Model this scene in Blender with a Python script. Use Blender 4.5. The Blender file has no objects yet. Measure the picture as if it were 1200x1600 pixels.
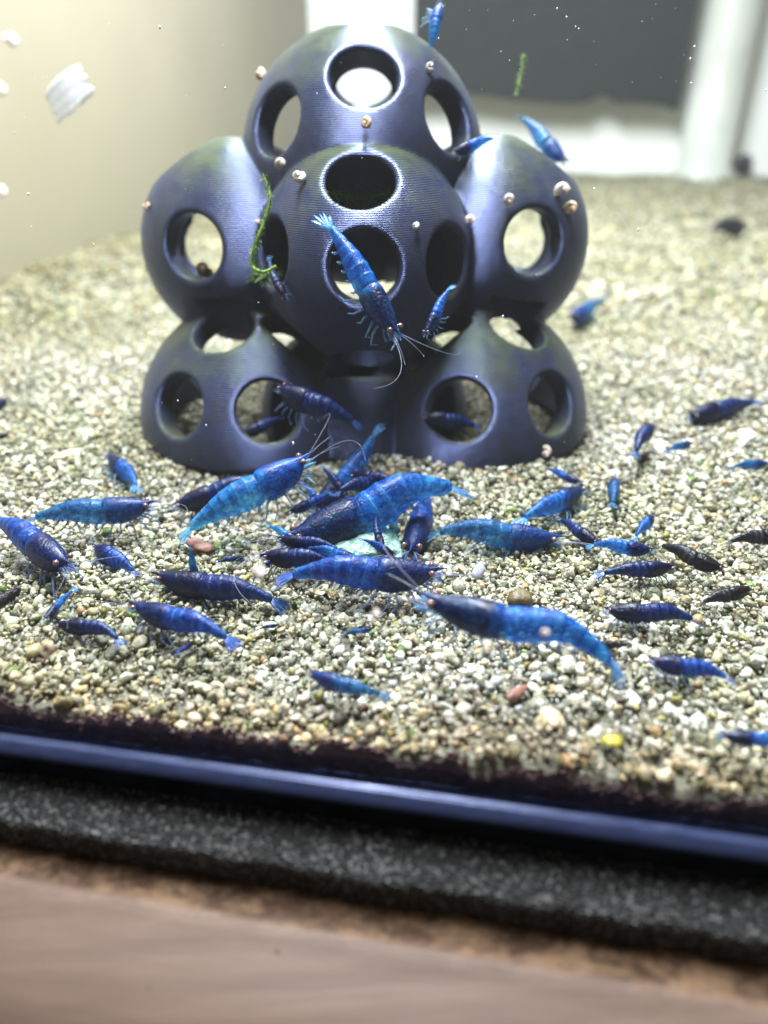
import bpy, math, random
import numpy as np
from mathutils import Vector, Matrix, Quaternion

random.seed(11)
RNG = np.random.default_rng(7)
CM = 0.01                      # everything below is written in centimetres
scene = bpy.context.scene
COL = scene.collection

# ------------------------------------------------------------------ camera
CAM_H = 3.85
PITCH = math.radians(30.0)
FPX = 1117.0                   # focal length in pixels of the 1200 x 1600 photograph
cam_d = bpy.data.cameras.new("camera")
cam_d.sensor_fit = 'VERTICAL'
cam_d.sensor_height = 36.0
cam_d.lens = FPX / 1600.0 * 36.0
cam_d.clip_start = 0.002
cam_d.clip_end = 20.0
cam_d.dof.use_dof = True
cam_d.dof.focus_distance = 0.0655
cam_d.dof.aperture_fstop = 18.5
cam = bpy.data.objects.new("camera", cam_d)
COL.objects.link(cam)
cam.location = (0, 0, CAM_H * CM)
cam.rotation_euler = (math.radians(90) - PITCH, 0, 0)
scene.camera = cam

# ------------------------------------------------------------------ world (dim room) and lamp
world = bpy.data.worlds.new("World")
scene.world = world
world.use_nodes = True
bg = world.node_tree.nodes["Background"]
bg.inputs[0].default_value = (1.0, 0.95, 0.88, 1)
bg.inputs[1].default_value = 0.22

ALPHA = math.radians(9.4)      # the tank stands turned a little to the camera
U = Vector((math.cos(ALPHA), -math.sin(ALPHA), 0))
V = Vector((math.sin(ALPHA), math.cos(ALPHA), 0))
ORG = Vector((0, 3.41, 0))     # a point on the inner face of the front glass, at gravel level


def tank(u, v, z=0.0):
    return ORG + U * u + V * v + Vector((0, 0, z))


lamp_d = bpy.data.lights.new("aquarium_light", 'AREA')
lamp_d.shape = 'RECTANGLE'
lamp_d.size = 0.03
lamp_d.size_y = 0.26
lamp_d.energy = 5.1
lamp_d.color = (0.88, 0.94, 1.0)
lamp = bpy.data.objects.new("aquarium_light", lamp_d)
COL.objects.link(lamp)
lamp.location = tank(-2.6, 13.0, 22.0) * CM
lamp.rotation_euler = (0, 0, -ALPHA)

scene.view_settings.view_transform = 'Standard'
scene.view_settings.look = 'None'
scene.view_settings.exposure = 0.0
scene.view_settings.gamma = 1.0
scene.view_settings.use_curve_mapping = False
scene.render.engine = 'CYCLES'
cy = scene.cycles
cy.use_denoising = True
cy.max_bounces = 8
cy.diffuse_bounces = 4
cy.glossy_bounces = 4
cy.transmission_bounces = 6
cy.transparent_max_bounces = 16
cy.caustics_reflective = False
cy.caustics_refractive = False
cy.sample_clamp_indirect = 4.0


# ------------------------------------------------------------------ projection helpers
def ray(px, py):
    a = (px - 600.0) / FPX
    b = (800.0 - py) / FPX
    return Vector((a, math.cos(PITCH) + b * math.sin(PITCH), -math.sin(PITCH) + b * math.cos(PITCH)))


CAM = Vector((0, 0, CAM_H))


def at_z(px, py, z):
    r = ray(px, py)
    return CAM + r * ((z - CAM_H) / r.z)


def at_d(px, py, d):
    return CAM + ray(px, py) * d


def at_fwd(px, py, y):
    r = ray(px, py)
    return CAM + r * (y / r.y)


def at_v(px, py, v):
    """the point of the plane parallel to the front glass, v cm behind its inner face"""
    r = ray(px, py)
    n = V
    t = (v - (CAM - ORG).dot(n)) / r.dot(n)
    return CAM + r * t


# ------------------------------------------------------------------ mesh helpers
def mesh_np(name, verts, faces, smooth=True):
    """verts in cm (n,3); faces (m,k) with fixed k"""
    verts = np.asarray(verts, dtype=np.float32) * CM
    faces = np.asarray(faces, dtype=np.int32)
    me = bpy.data.meshes.new(name)
    k = faces.shape[1]
    me.vertices.add(len(verts))
    me.vertices.foreach_set("co", verts.ravel())
    me.loops.add(faces.size)
    me.loops.foreach_set("vertex_index", faces.ravel())
    me.polygons.add(len(faces))
    me.polygons.foreach_set("loop_start", np.arange(0, faces.size, k, dtype=np.int32))
    me.polygons.foreach_set("loop_total", np.full(len(faces), k, dtype=np.int32))
    me.update(calc_edges=True)
    me.validate()
    if smooth:
        me.polygons.foreach_set("use_smooth", np.ones(len(me.polygons), dtype=bool))
    return me


def mesh_list(name, verts, faces, smooth=True):
    me = bpy.data.meshes.new(name)
    me.from_pydata([tuple(c * CM for c in v) for v in verts], [], faces)
    me.update()
    if smooth:
        me.polygons.foreach_set("use_smooth", [True] * len(me.polygons))
    return me


def link(name, me, mat=None, parent=None, loc=None):
    o = bpy.data.objects.new(name, me)
    COL.objects.link(o)
    if mat is not None and me is not None:
        me.materials.clear()
        me.materials.append(mat)
    if parent is not None:
        o.parent = parent
    if loc is not None:
        o.location = Vector(loc) * CM
    return o


def tag(o, label=None, cat=None, group=None, kind=None):
    if label:
        o["label"] = label
    if cat:
        o["category"] = cat
    if group:
        o["group"] = group
    if kind:
        o["kind"] = kind
    return o


def set_attr(me, name, vals):
    a = me.attributes.new(name, 'FLOAT', 'POINT')
    a.data.foreach_set("value", np.asarray(vals, dtype=np.float32))


class MB:
    def __init__(s):
        s.v = []
        s.f = []

    def tube(s, pts, rad, n=6, cap=True):
        """tapered tube along pts; rad a number or a list"""
        pts = [Vector(p) for p in pts]
        if not hasattr(rad, '__len__'):
            rad = [rad] * len(pts)
        base = len(s.v)
        ref = Vector((0, 0, 1))
        for i, p in enumerate(pts):
            t = (pts[min(i + 1, len(pts) - 1)] - pts[max(i - 1, 0)]).normalized()
            if abs(t.dot(ref)) > 0.97:
                ref = Vector((1, 0, 0)) if abs(t.x) < 0.9 else Vector((0, 1, 0))
            a = t.cross(ref).normalized()
            b = t.cross(a)
            ref = b if abs(t.dot(b)) < .9 else ref
            ref = -b
            for k in range(n):
                q = 2 * math.pi * k / n
                s.v.append(p + a * (rad[i] * math.cos(q)) + b * (rad[i] * math.sin(q)))
        for i in range(len(pts) - 1):
            for k in range(n):
                a0 = base + i * n + k
                a1 = base + i * n + (k + 1) % n
                s.f.append((a0, a1, a1 + n, a0 + n))
        if cap:
            s.f.append(tuple(base + k for k in range(n)))
            e = base + (len(pts) - 1) * n
            s.f.append(tuple(e + k for k in reversed(range(n))))

    def ball(s, c, r, nu=8, nv=6, sc=(1, 1, 1)):
        base = len(s.v)
        c = Vector(c)
        for j in range(nv + 1):
            th = math.pi * j / nv
            for i in range(nu):
                ph = 2 * math.pi * i / nu
                s.v.append(c + Vector((r * sc[0] * math.sin(th) * math.cos(ph), r * sc[1] * math.sin(th) * math.sin(ph), r * sc[2] * math.cos(th))))
        for j in range(nv):
            for i in range(nu):
                a = base + j * nu + i
                b = base + j * nu + (i + 1) % nu
                s.f.append((a, a + nu, b + nu, b))

    def build(s, name, mat, parent=None, smooth=True, loc=None):
        return link(name, mesh_list(name, s.v, s.f, smooth), mat, parent, loc)


# ------------------------------------------------------------------ material helpers
class NT:
    def __init__(s, name):
        s.m = bpy.data.materials.new(name)
        s.m.use_nodes = True
        s.t = s.m.node_tree
        s.t.nodes.clear()
        s.out = s.n('ShaderNodeOutputMaterial')

    def n(s, typ, **kw):
        nd = s.t.nodes.new(typ)
        for k, v in kw.items():
            if k.startswith('i_'):
                nd.inputs[k[2:].replace('_', ' ')].default_value = v
            else:
                setattr(nd, k, v)
        return nd

    def l(s, a, b):
        s.t.links.new(a, b)

    def coord(s, scale=100.0, kind='Object', stretch=(1, 1, 1)):
        tc = s.n('ShaderNodeTexCoord')
        mp = s.n('ShaderNodeMapping')
        mp.inputs['Scale'].default_value = tuple(scale * q for q in stretch)
        s.l(tc.outputs[kind], mp.inputs['Vector'])
        return mp.outputs[0]

    def noise(s, vec, scale, detail=3, rough=.55, dist=0):
        nd = s.n('ShaderNodeTexNoise')
        nd.inputs['Scale'].default_value = scale
        nd.inputs['Detail'].default_value = detail
        nd.inputs['Roughness'].default_value = rough
        nd.inputs['Distortion'].default_value = dist
        s.l(vec, nd.inputs['Vector'])
        return nd.outputs['Fac']

    def ramp(s, fac, stops, interp='LINEAR'):
        nd = s.n('ShaderNodeValToRGB')
        cr = nd.color_ramp
        cr.interpolation = interp
        while len(cr.elements) < len(stops):
            cr.elements.new(0.5)
        for e, (p, c) in zip(cr.elements, stops):
            e.position = p
            e.color = (c[0], c[1], c[2], 1) if hasattr(c, '__len__') else (c, c, c, 1)
        s.l(fac, nd.inputs[0])
        return nd.outputs[0]

    def mix(s, fac, a, b, mode='MIX'):
        nd = s.n('ShaderNodeMix', data_type='RGBA', blend_type=mode)
        for sock, val in ((nd.inputs[0], fac), (nd.inputs[6], a), (nd.inputs[7], b)):
            if hasattr(val, 'is_linked') or isinstance(val, bpy.types.NodeSocket):
                s.l(val, sock)
            elif hasattr(val, '__len__'):
                sock.default_value = (val[0], val[1], val[2], 1)
            else:
                sock.default_value = val
        return nd.outputs[2]

    def math(s, op, a, b=0.0, c=None, clamp=False):
        nd = s.n('ShaderNodeMath', operation=op, use_clamp=clamp)
        vals = [a, b] + ([c] if c is not None else [])
        for i, val in enumerate(vals):
            if isinstance(val, bpy.types.NodeSocket):
                s.l(val, nd.inputs[i])
            else:
                nd.inputs[i].default_value = val
        return nd.outputs[0]

    def bsdf(s, col=None, rough=.5, spec=.5, **kw):
        b = s.n('ShaderNodeBsdfPrincipled')
        if col is not None:
            if isinstance(col, bpy.types.NodeSocket):
                s.l(col, b.inputs['Base Color'])
            else:
                b.inputs['Base Color'].default_value = (col[0], col[1], col[2], 1)
        if isinstance(rough, bpy.types.NodeSocket):
            s.l(rough, b.inputs['Roughness'])
        else:
            b.inputs['Roughness'].default_value = rough
        b.inputs['Specular IOR Level'].default_value = spec
        for k, v in kw.items():
            b.inputs[k.replace('_', ' ')].default_value = v
        return b

    def bump(s, h, strength, dist_cm):
        nd = s.n('ShaderNodeBump')
        nd.inputs['Strength'].default_value = strength
        nd.inputs['Distance'].default_value = dist_cm * CM
        s.l(h, nd.inputs['Height'])
        return nd.outputs[0]

    def done(s, shader):
        s.l(shader, s.out.inputs['Surface'])
        return s.m


def attr(t, name, out='Fac'):
    a = t.n('ShaderNodeAttribute', attribute_name=name)
    return a.outputs[out]


# --- ornament plastic
def mat_plastic():
    t = NT('printed_plastic')
    vec = t.coord(100.0, 'Object')
    n1 = t.noise(vec, 1.6, 5, .6)
    n2 = t.noise(vec, 7.0, 6, .7)
    base = t.mix(t.ramp(n2, [(.35, 0), (.7, 1)]), (.023, .028, .054), (.037, .044, .082))
    # algae film on the upper sides, patchy
    geo = t.n('ShaderNodeNewGeometry')
    sx = t.n('ShaderNodeSeparateXYZ')
    t.l(geo.outputs['Normal'], sx.inputs[0])
    up = t.math('MULTIPLY_ADD', sx.outputs[2], .75, -0.38)
    a = t.math('ADD', up, t.math('MULTIPLY_ADD', n1, 1.1, -.58))
    fac = t.ramp(a, [(-.06, 0), (.28, .95)])
    base = t.mix(fac, base, (.060, .074, .036))
    # dull specks
    sp = t.noise(vec, 38.0, 2, .5)
    base = t.mix(t.ramp(sp, [(.62, 0), (.74, .6)]), base, (.022, .022, .03))
    gr = t.noise(t.coord(100.0, 'Object', (1, 1, .35)), 3.0, 7, .72, .3)
    base = t.mix(t.ramp(gr, [(.48, 0), (.64, .75)]), base, (.030, .034, .034))
    b = t.bsdf(base, .34, .5, Anisotropic=.6, Anisotropic_Rotation=.25)
    rg = t.ramp(n1, [(.3, .26), (.7, .40)])
    t.l(rg, b.inputs['Roughness'])
    b.inputs['Metallic'].default_value = .2
    b.inputs['Specular Tint'].default_value = (.34, .42, 1.0, 1)
    tg = t.n('ShaderNodeTangent', direction_type='RADIAL', axis='Z')
    t.l(tg.outputs[0], b.inputs['Tangent'])
    w = t.n('ShaderNodeTexWave', wave_type='BANDS', bands_direction='Z')
    w.inputs['Scale'].default_value = 15.0
    w.inputs['Distortion'].default_value = .5
    w.inputs['Detail'].default_value = 1.0
    t.l(vec, w.inputs['Vector'])
    h = t.math('ADD', w.outputs['Fac'], t.math('MULTIPLY', n2, .8))
    t.l(t.bump(h, 1.0, .0085), b.inputs['Normal'])
    return t.done(b.outputs[0])


def mat_grain():
    t = NT('gravel_grain')
    col = t.n('ShaderNodeAttribute', attribute_name='col').outputs['Color']
    vec = t.coord(100.0, 'Object')
    n = t.noise(vec, 22.0, 3, .6)
    n5 = t.noise(vec, 60.0, 2, .6)
    c = t.mix(1.0, col, t.ramp(n, [(.32, (.55, .54, .46)), (.5, (.92, .91, .87)), (.7, (1.15, 1.15, 1.15))]), 'MULTIPLY')
    c = t.mix(t.ramp(n5, [(.62, 0), (.72, .3)]), c, (.14, .14, .10))
    b = t.bsdf(c, .38, .3)
    b.inputs['Coat Weight'].default_value = .08
    b.inputs['Coat Roughness'].default_value = .12
    t.l(t.bump(t.math('ADD', n, t.math('MULTIPLY', n5, .4)), .7, .03), b.inputs['Normal'])
    tr = t.n('ShaderNodeBsdfTranslucent')
    t.l(c, tr.inputs['Color'])
    mx = t.n('ShaderNodeMixShader')
    mx.inputs[0].default_value = .38
    t.l(b.outputs[0], mx.inputs[1])
    t.l(tr.outputs[0], mx.inputs[2])
    return t.done(mx.outputs[0])


def mat_bed():
    t = NT('gravel_bed')
    vec = t.coord(100.0, 'Object')
    v = t.n('ShaderNodeTexVoronoi')
    v.inputs['Scale'].default_value = 9.0
    t.l(vec, v.inputs['Vector'])
    n = t.noise(vec, .8, 3)
    c = t.mix(n, (.10, .098, .065), (.19, .18, .13))
    sep = t.n('ShaderNodeSeparateColor')
    t.l(v.outputs['Color'], sep.inputs[0])
    c = t.mix(1.0, c, t.ramp(sep.outputs[0], [(0, .4), (1, 1.5)]), 'MULTIPLY')
    b = t.bsdf(c, .7, .3)
    t.l(t.bump(v.outputs['Distance'], .8, .05), b.inputs['Normal'])
    return t.done(b.outputs[0])


def shrimp_mat(name, head, body, tail, spot, clear=.3, clear_head=.04, dark_back=.4):
    """head/body/tail pigments; clear: how see-through the abdomen is"""
    t = NT(name)
    al = attr(t, 'along')
    do = attr(t, 'dorsal')
    ed = attr(t, 'edge')
    vec = t.coord(100.0, 'Object')
    n = t.noise(vec, 13.0, 5, .62, .6)
    n3 = t.noise(vec, 42.0, 3, .6)
    a2 = t.math('ADD', al, t.math('MULTIPLY_ADD', n, .16, -.08))
    c = t.ramp(a2, [(0.04, tail), (.30, body), (.55, body), (.66, head), (.86, head), (1.0, tuple(.7 * q + .3 * b_ for q, b_ in zip(head, body)))])
    c = t.mix(t.ramp(n, [(.44, 0), (.58, 1)]), c, t.mix(1.0, c, spot, 'MULTIPLY'))
    c = t.mix(t.math('MULTIPLY', t.ramp(do, [(.55, 0), (.95, 1)]), dark_back), c, t.mix(1.0, c, (.35, .35, .5), 'MULTIPLY'))
    c = t.mix(t.ramp(n3, [(.56, 0), (.70, .22)]), c, tuple(min(1, q * 1.2 + .03) for q in tail))
    c = t.mix(t.math('MULTIPLY', ed, .26), c, tuple(min(1, q * 1.15 + .1) for q in tail))
    vo = t.n('ShaderNodeTexVoronoi', feature='DISTANCE_TO_EDGE')
    vo.inputs['Scale'].default_value = 11.0
    wv = t.n('ShaderNodeVectorMath', operation='ADD')
    nv_ = t.n('ShaderNodeTexNoise')
    nv_.inputs['Scale'].default_value = 9.0
    t.l(vec, nv_.inputs['Vector'])
    sc_ = t.n('ShaderNodeVectorMath', operation='SCALE')
    sc_.inputs['Scale'].default_value = .12
    t.l(nv_.outputs['Color'], sc_.inputs[0])
    t.l(vec, wv.inputs[0])
    t.l(sc_.outputs[0], wv.inputs[1])
    t.l(wv.outputs[0], vo.inputs['Vector'])
    crack = t.math('MULTIPLY', t.ramp(vo.outputs['Distance'], [(.0, .85), (.11, 0)]), t.ramp(n, [(.35, .25), (.6, 1)]))
    c = t.mix(crack, c, t.mix(1.0, c, (.22, .25, .42), 'MULTIPLY'))
    big = t.noise(vec, 4.5, 3, .6)
    c = t.mix(t.ramp(big, [(.38, .7), (.54, 0)]), c, t.mix(1.0, c, (.30, .34, .55), 'MULTIPLY'))
    c = t.mix(t.math('MULTIPLY', t.ramp(big, [(.58, 0), (.72, .5)]), t.ramp(al, [(.5, 1), (.64, .12)])), c, tail)
    b = t.bsdf(c, .36, .3)
    b.inputs['Coat Weight'].default_value = .12
    b.inputs['Coat Roughness'].default_value = .12
    t.l(t.bump(t.math('SUBTRACT', t.math('ADD', n, t.math('MULTIPLY', n3, .6)), t.math('MULTIPLY', crack, .4)), .4, .03), b.inputs['Normal'])
    tr = t.n('ShaderNodeBsdfTranslucent')
    t.l(c, tr.inputs['Color'])
    m1 = t.n('ShaderNodeMixShader')
    m1.inputs[0].default_value = .38
    t.l(b.outputs[0], m1.inputs[1])
    t.l(tr.outputs[0], m1.inputs[2])
    tp = t.n('ShaderNodeBsdfTransparent')
    tp.inputs[0].default_value = tuple(min(1, .35 + q) for q in tail) + (1,)
    m2 = t.n('ShaderNodeMixShader')
    f = t.ramp(al, [(0, min(.85, clear * 1.8)), (.3, clear), (.56, clear * .8), (.66, clear_head)])
    f = t.math('MULTIPLY', f, t.ramp(n, [(.3, 1.25), (.65, .55)]))
    f = t.math('ADD', f, t.math('MULTIPLY', t.ramp(do, [(.04, 1), (.30, 0)]), clear * .9), clamp=True)
    t.l(f, m2.inputs[0])
    t.l(m1.outputs[0], m2.inputs[1])
    t.l(tp.outputs[0], m2.inputs[2])
    return t.done(m2.outputs[0])


def limb_mat(name, col, clear=.3, rough=.25):
    t = NT(name)
    n = t.noise(t.coord(100.0, 'Object'), 30.0, 2)
    c = t.mix(n, tuple(q * .5 for q in col), tuple(min(1, q * 1.4) for q in col))
    b = t.bsdf(c, rough, .6)
    tr = t.n('ShaderNodeBsdfTranslucent')
    t.l(c, tr.inputs['Color'])
    m1 = t.n('ShaderNodeMixShader')
    m1.inputs[0].default_value = .35
    t.l(b.outputs[0], m1.inputs[1])
    t.l(tr.outputs[0], m1.inputs[2])
    tp = t.n('ShaderNodeBsdfTransparent')
    m2 = t.n('ShaderNodeMixShader')
    m2.inputs[0].default_value = clear
    t.l(m1.outputs[0], m2.inputs[1])
    t.l(tp.outputs[0], m2.inputs[2])
    return t.done(m2.outputs[0])


def simple(name, c1, c2, scale=6.0, rough=.5, spec=.4, bump=0.0, bdist=.02, detail=4, stretch=(1, 1, 1), lo=.35, hi=.68):
    t = NT(name)
    vec = t.coord(100.0, 'Object', stretch)
    n = t.noise(vec, scale, detail, .6)
    c = t.mix(t.ramp(n, [(lo, 0), (hi, 1)]), c1, c2)
    b = t.bsdf(c, rough, spec)
    if bump:
        t.l(t.bump(n, bump, bdist), b.inputs['Normal'])
    return t.done(b.outputs[0])


def mat_glass():
    t = NT('clear_glass')
    tp = t.n('ShaderNodeBsdfTransparent')
    tp.inputs[0].default_value = (.985, .99, .985, 1)
    gl = t.n('ShaderNodeBsdfGlossy')
    gl.inputs['Roughness'].default_value = .02
    fr = t.n('ShaderNodeFresnel')
    geo = t.n('ShaderNodeNewGeometry')
    t.l(t.math('MULTIPLY_ADD', geo.outputs['Backfacing'], 1 / 1.33 - 1.33, 1.33), fr.inputs['IOR'])
    m = t.n('ShaderNodeMixShader')
    t.l(fr.outputs[0], m.inputs[0])
    t.l(tp.outputs[0], m.inputs[1])
    t.l(gl.outputs[0], m.inputs[2])
    return t.done(m.outputs[0])


def mat_wood():
    t = NT('brown_wood')
    vec = t.coord(100.0, 'Object')
    str_ = t.coord(100.0, 'Object', (.12, 1.6, 1.6))
    g = t.noise(str_, 4.0, 8, .70, .4)
    m = t.noise(t.coord(100.0, 'Object', (.55, 1, 1)), 6.0, 8, .74, .15)
    f = t.noise(vec, 40.0, 3, .6)
    c = t.mix(t.ramp(g, [(.3, 0), (.7, 1)]), (.092, .058, .044), (.145, .096, .074))
    edge = attr(t, 'worn')
    # raw, stained particle board along the top edge
    raw = t.mix(t.ramp(m, [(.42, 0), (.58, 1)]), (.06, .032, .019), (.20, .12, .068))
    raw = t.mix(t.ramp(f, [(.62, 0), (.72, .7)]), raw, (.05, .03, .02))
    c = t.mix(edge, c, raw)
    sp = t.noise(vec, 9.0, 2, .4)
    c = t.mix(t.ramp(sp, [(.74, 0), (.77, .8)]), c, (.05, .03, .022))
    b = t.bsdf(c, .5, .18)
    h = t.math('MULTIPLY', m, edge)
    t.l(t.bump(t.math('ADD', t.math('MULTIPLY', h, 1.0), t.math('MULTIPLY', g, .12)), .8, .05), b.inputs['Normal'])
    return t.done(b.outputs[0])


def mat_foam():
    t = NT('black_foam')
    vec = t.coord(100.0, 'Object')
    v = t.n('ShaderNodeTexVoronoi', feature='F1')
    v.inputs['Scale'].default_value = 44.0
    t.l(vec, v.inputs['Vector'])
    n = t.noise(vec, 34.0, 3, .65)
    c = t.mix(t.ramp(n, [(.4, 0), (.72, 1)]), (.008, .0075, .007), (.036, .034, .033))
    sep = t.n('ShaderNodeSeparateColor')
    t.l(v.outputs['Color'], sep.inputs[0])
    c = t.mix(t.ramp(sep.outputs[0], [(.72, 0), (1.0, .6)]), c, (.22, .215, .21))  # pale cells: glints on the foam painted into its colour
    b = t.bsdf(c, .5, .4)
    h = t.math('ADD', t.math('MULTIPLY', v.outputs['Distance'], 1.2), n)
    t.l(t.bump(h, 1.0, .035), b.inputs['Normal'])
    return t.done(b.outputs[0])


def mat_rim():
    t = NT('black_rim_plastic')
    vec = t.coord(100.0, 'Object')
    n = t.noise(t.coord(100.0, 'Object', (.5, 2, 2)), 9.0, 4, .6)
    c = t.mix(n, (.012, .015, .038), (.028, .036, .082))
    b = t.bsdf(c, t.ramp(n, [(.3, .26), (.7, .44)]), .3)
    b.inputs['Specular Tint'].default_value = (.6, .66, 1, 1)
    t.l(t.bump(n, .25, .02), b.inputs['Normal'])
    return t.done(b.outputs[0])


M = {}
M['plastic'] = mat_plastic()
M['grain'] = mat_grain()
M['bed'] = mat_bed()
M['glass'] = mat_glass()
M['wood'] = mat_wood()
M['foam'] = mat_foam()
M['rim'] = mat_rim()
def mat_side():
    t = NT('cream_side_panel')
    vec = t.coord(100.0, 'Object')
    n = t.noise(vec, .22, 3, .6)
    c = t.mix(n, (.195, .172, .118), (.25, .225, .165))
    sx = t.n('ShaderNodeSeparateXYZ')
    t.l(vec, sx.inputs[0])
    zz = t.math('ADD', sx.outputs[2], t.math('MULTIPLY_ADD', t.noise(vec, .5, 4, .6), 4.0, -2.0))
    c = t.mix(t.ramp(t.math('MULTIPLY', zz, .12), [(.0, 1), (.7, 0)]), c, (.215, .195, .130))
    return t.done(t.bsdf(c, .6, .2).outputs[0])


M['cream_panel'] = mat_side()
M['white_panel'] = simple('white_back_panel', (.80, .82, .77), (.86, .87, .82), .2, .55, .3)
M['black_sponge'] = simple('black_filter', (.004, .005, .007), (.012, .014, .018), 3.0, .8, .05, .3, .1)
M['pipe'] = simple('grey_pipe', (.50, .52, .47), (.60, .62, .56), .5, .35, .5)
M['film'] = simple('maroon_algae_film', (.030, .013, .016), (.075, .036, .040), 9.0, .55, .3, .6, .03)
M['shell_pale'] = simple('pale_shell', (.36, .29, .25), (.62, .55, .52), 14.0, .4, .2, .3, .02)
M['shell_tan'] = simple('tan_shell', (.26, .17, .09), (.58, .46, .34), 12.0, .4, .2, .3, .02)
M['flake'] = limb_mat('white_flake', (.92, .92, .96), .0)
M['moss'] = simple('green_moss', (.07, .13, .015), (.18, .28, .04), 10.0, .5, .3)
M['moss_dark'] = simple('dark_moss', (.05, .09, .02), (.12, .20, .05), 10.0, .6, .3)
M['food'] = simple('mint_food', (.10, .22, .18), (.42, .58, .48), 16.0, .6, .3, .8, .05)
M['speck'] = simple('pale_speck', (.7, .72, .75), (.9, .9, .95), 10.0, .4, .4)
M['pebble_brown'] = simple('brown_pebble', (.055, .040, .018), (.12, .09, .04), 12.0, .5, .4, .6, .04)
M['pebble_yellow'] = simple('yellow_pebble', (.30, .27, .03), (.55, .48, .08), 14.0, .5, .4, .5, .04)
M['pebble_red'] = simple('red_pebble', (.16, .06, .045), (.30, .14, .10), 12.0, .5, .4, .5, .04)
M['pebble_lilac'] = simple('lilac_pebble', (.34, .34, .48), (.50, .50, .66), 10.0, .3, .5, .4, .04)
M['pebble_white'] = simple('white_pebble', (.75, .76, .8), (.9, .9, .93), 10.0, .3, .5, .4, .04)
M['pebble_peach'] = simple('peach_pebble', (.55, .36, .2), (.72, .55, .38), 10.0, .35, .5, .4, .04)
M['eye'] = simple('shrimp_eye', (.05, .025, .03), (.20, .11, .09), 60.0, .12, .7)
M['antenna'] = limb_mat('shrimp_antenna', (.28, .30, .42), .35)

SM = {}
SM['cyan'] = (shrimp_mat('shrimp_cyan', (.007, .11, .44), (.016, .31, .70), (.18, .58, .80), (.25, .38, .60), .36, .10),
              limb_mat('limb_cyan', (.24, .42, .55), .35), limb_mat('fan_cyan', (.12, .36, .55), .45))
SM['blue'] = (shrimp_mat('shrimp_blue', (.006, .018, .105), (.007, .20, .68), (.07, .46, .80), (.26, .32, .55), .30, .06, .55),
              limb_mat('limb_blue', (.15, .30, .48), .4), limb_mat('fan_blue', (.10, .28, .55), .40))
SM['violet'] = (shrimp_mat('shrimp_violet', (.011, .024, .135), (.010, .115, .50), (.05, .28, .60), (.35, .35, .55), .12, .03, .6),
                limb_mat('limb_violet', (.14, .22, .45), .35), limb_mat('fan_violet', (.06, .13, .42), .45))
SM['navy'] = (shrimp_mat('shrimp_navy', (.006, .009, .055), (.006, .032, .17), (.014, .10, .28), (.5, .5, .7), .10, .02, .5),
              limb_mat('limb_navy', (.08, .14, .30), .35), limb_mat('fan_navy', (.03, .09, .28), .45))
SM['teal'] = (shrimp_mat('shrimp_teal', (.009, .050, .22), (.014, .18, .42), (.07, .32, .48), (.5, .55, .7), .38, .10, .4),
              limb_mat('limb_teal', (.07, .18, .36), .4), limb_mat('fan_teal', (.06, .18, .34), .55))
SM['black'] = (shrimp_mat('shrimp_black', (.012, .010, .015), (.020, .022, .034), (.05, .055, .065), (.6, .55, .5), .14, .03, .3),
               limb_mat('limb_black', (.05, .05, .06), .55), limb_mat('fan_black', (.05, .05, .06), .45))

# ------------------------------------------------------------------ the tank
aq = tag(link('aquarium', None, loc=tank(10, 20, -.35)), 'glass aquarium with black bottom rim and pale back', 'aquarium')
AQ0 = tank(10, 20, -.35)


def tank_box(name, u0, u1, v0, v1, z0, z1, mat, parent=aq, org=AQ0):
    vs = []
    for (u, v, z) in ((u0, v0, z0), (u1, v0, z0), (u1, v1, z0), (u0, v1, z0), (u0, v0, z1), (u1, v0, z1), (u1, v1, z1), (u0, v1, z1)):
        vs.append(tank(u, v, z) - org)
    fs = [(0, 3, 2, 1), (4, 5, 6, 7), (0, 1, 5, 4), (1, 2, 6, 5), (2, 3, 7, 6), (3, 0, 4, 7)]
    return link(name, mesh_list(name, vs, fs, False), mat, parent)


def extrude_u(name, prof, u0, u1, nu, mat, parent=None, org=Vector((0, 0, 0)), wob=None, smooth=True, closed=True):
    """profile of (v, z) points pushed along the glass direction"""
    n = len(prof)
    vs, fs = [], []
    for i in range(nu + 1):
        u = u0 + (u1 - u0) * i / nu
        for k, (v, z) in enumerate(prof):
            dv, dz = wob(u, k) if wob else (0, 0)
            vs.append(tank(u, v + dv, z + dz) - org)
    m = n if closed else n - 1
    for i in range(nu):
        for k in range(m):
            a = i * n + k
            b = i * n + (k + 1) % n
            fs.append((a, b, b + n, a + n))
    if closed:
        fs.append(tuple(range(n)))
        fs.append(tuple(nu * n + k for k in reversed(range(n))))
    return link(name, mesh_list(name, vs, fs, smooth), mat, parent)


UL, UR, VB = -12.05, 33.0, 45.9
tank_box('front_glass', UL - .25, UR + .25, -.25, 0.0, -.30, 27, M['glass'])
tank_box('side_panel', UL - .25, UL, .002, VB, -.30, 27, M['cream_panel'])
tank_box('side_glass', UR, UR + .25, .002, VB, -.30, 27, M['glass'])
tank_box('back_panel', UL - .25, UR + .25, VB + .002, VB + .3, -.30, 27, M['white_panel'])
tank_box('bottom_panel', UL - .25, UR + .25, -.25, VB + .3, -.345, -.305, M['rim'])
rim_prof = [(-.252, -.125), (-.252, -.030), (-.280, -.040), (-.292, -.038), (-.302, -.034), (-.314, -.040), (-.345, -.062), (-.368, -.084), (-.375, -.100), (-.372, -.125)]
rim = extrude_u('bottom_rim', rim_prof, -14, 34, 96, M['rim'], aq, AQ0)
base_prof = [(-.252, -.30), (-.252, -.128), (-.362, -.128), (-.358, -.16), (-.352, -.30)]
extrude_u('rim_base', base_prof, -14, 34, 96, M['black_sponge'], aq, AQ0, smooth=False)
bev = rim.modifiers.new('edges', 'BEVEL')
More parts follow.
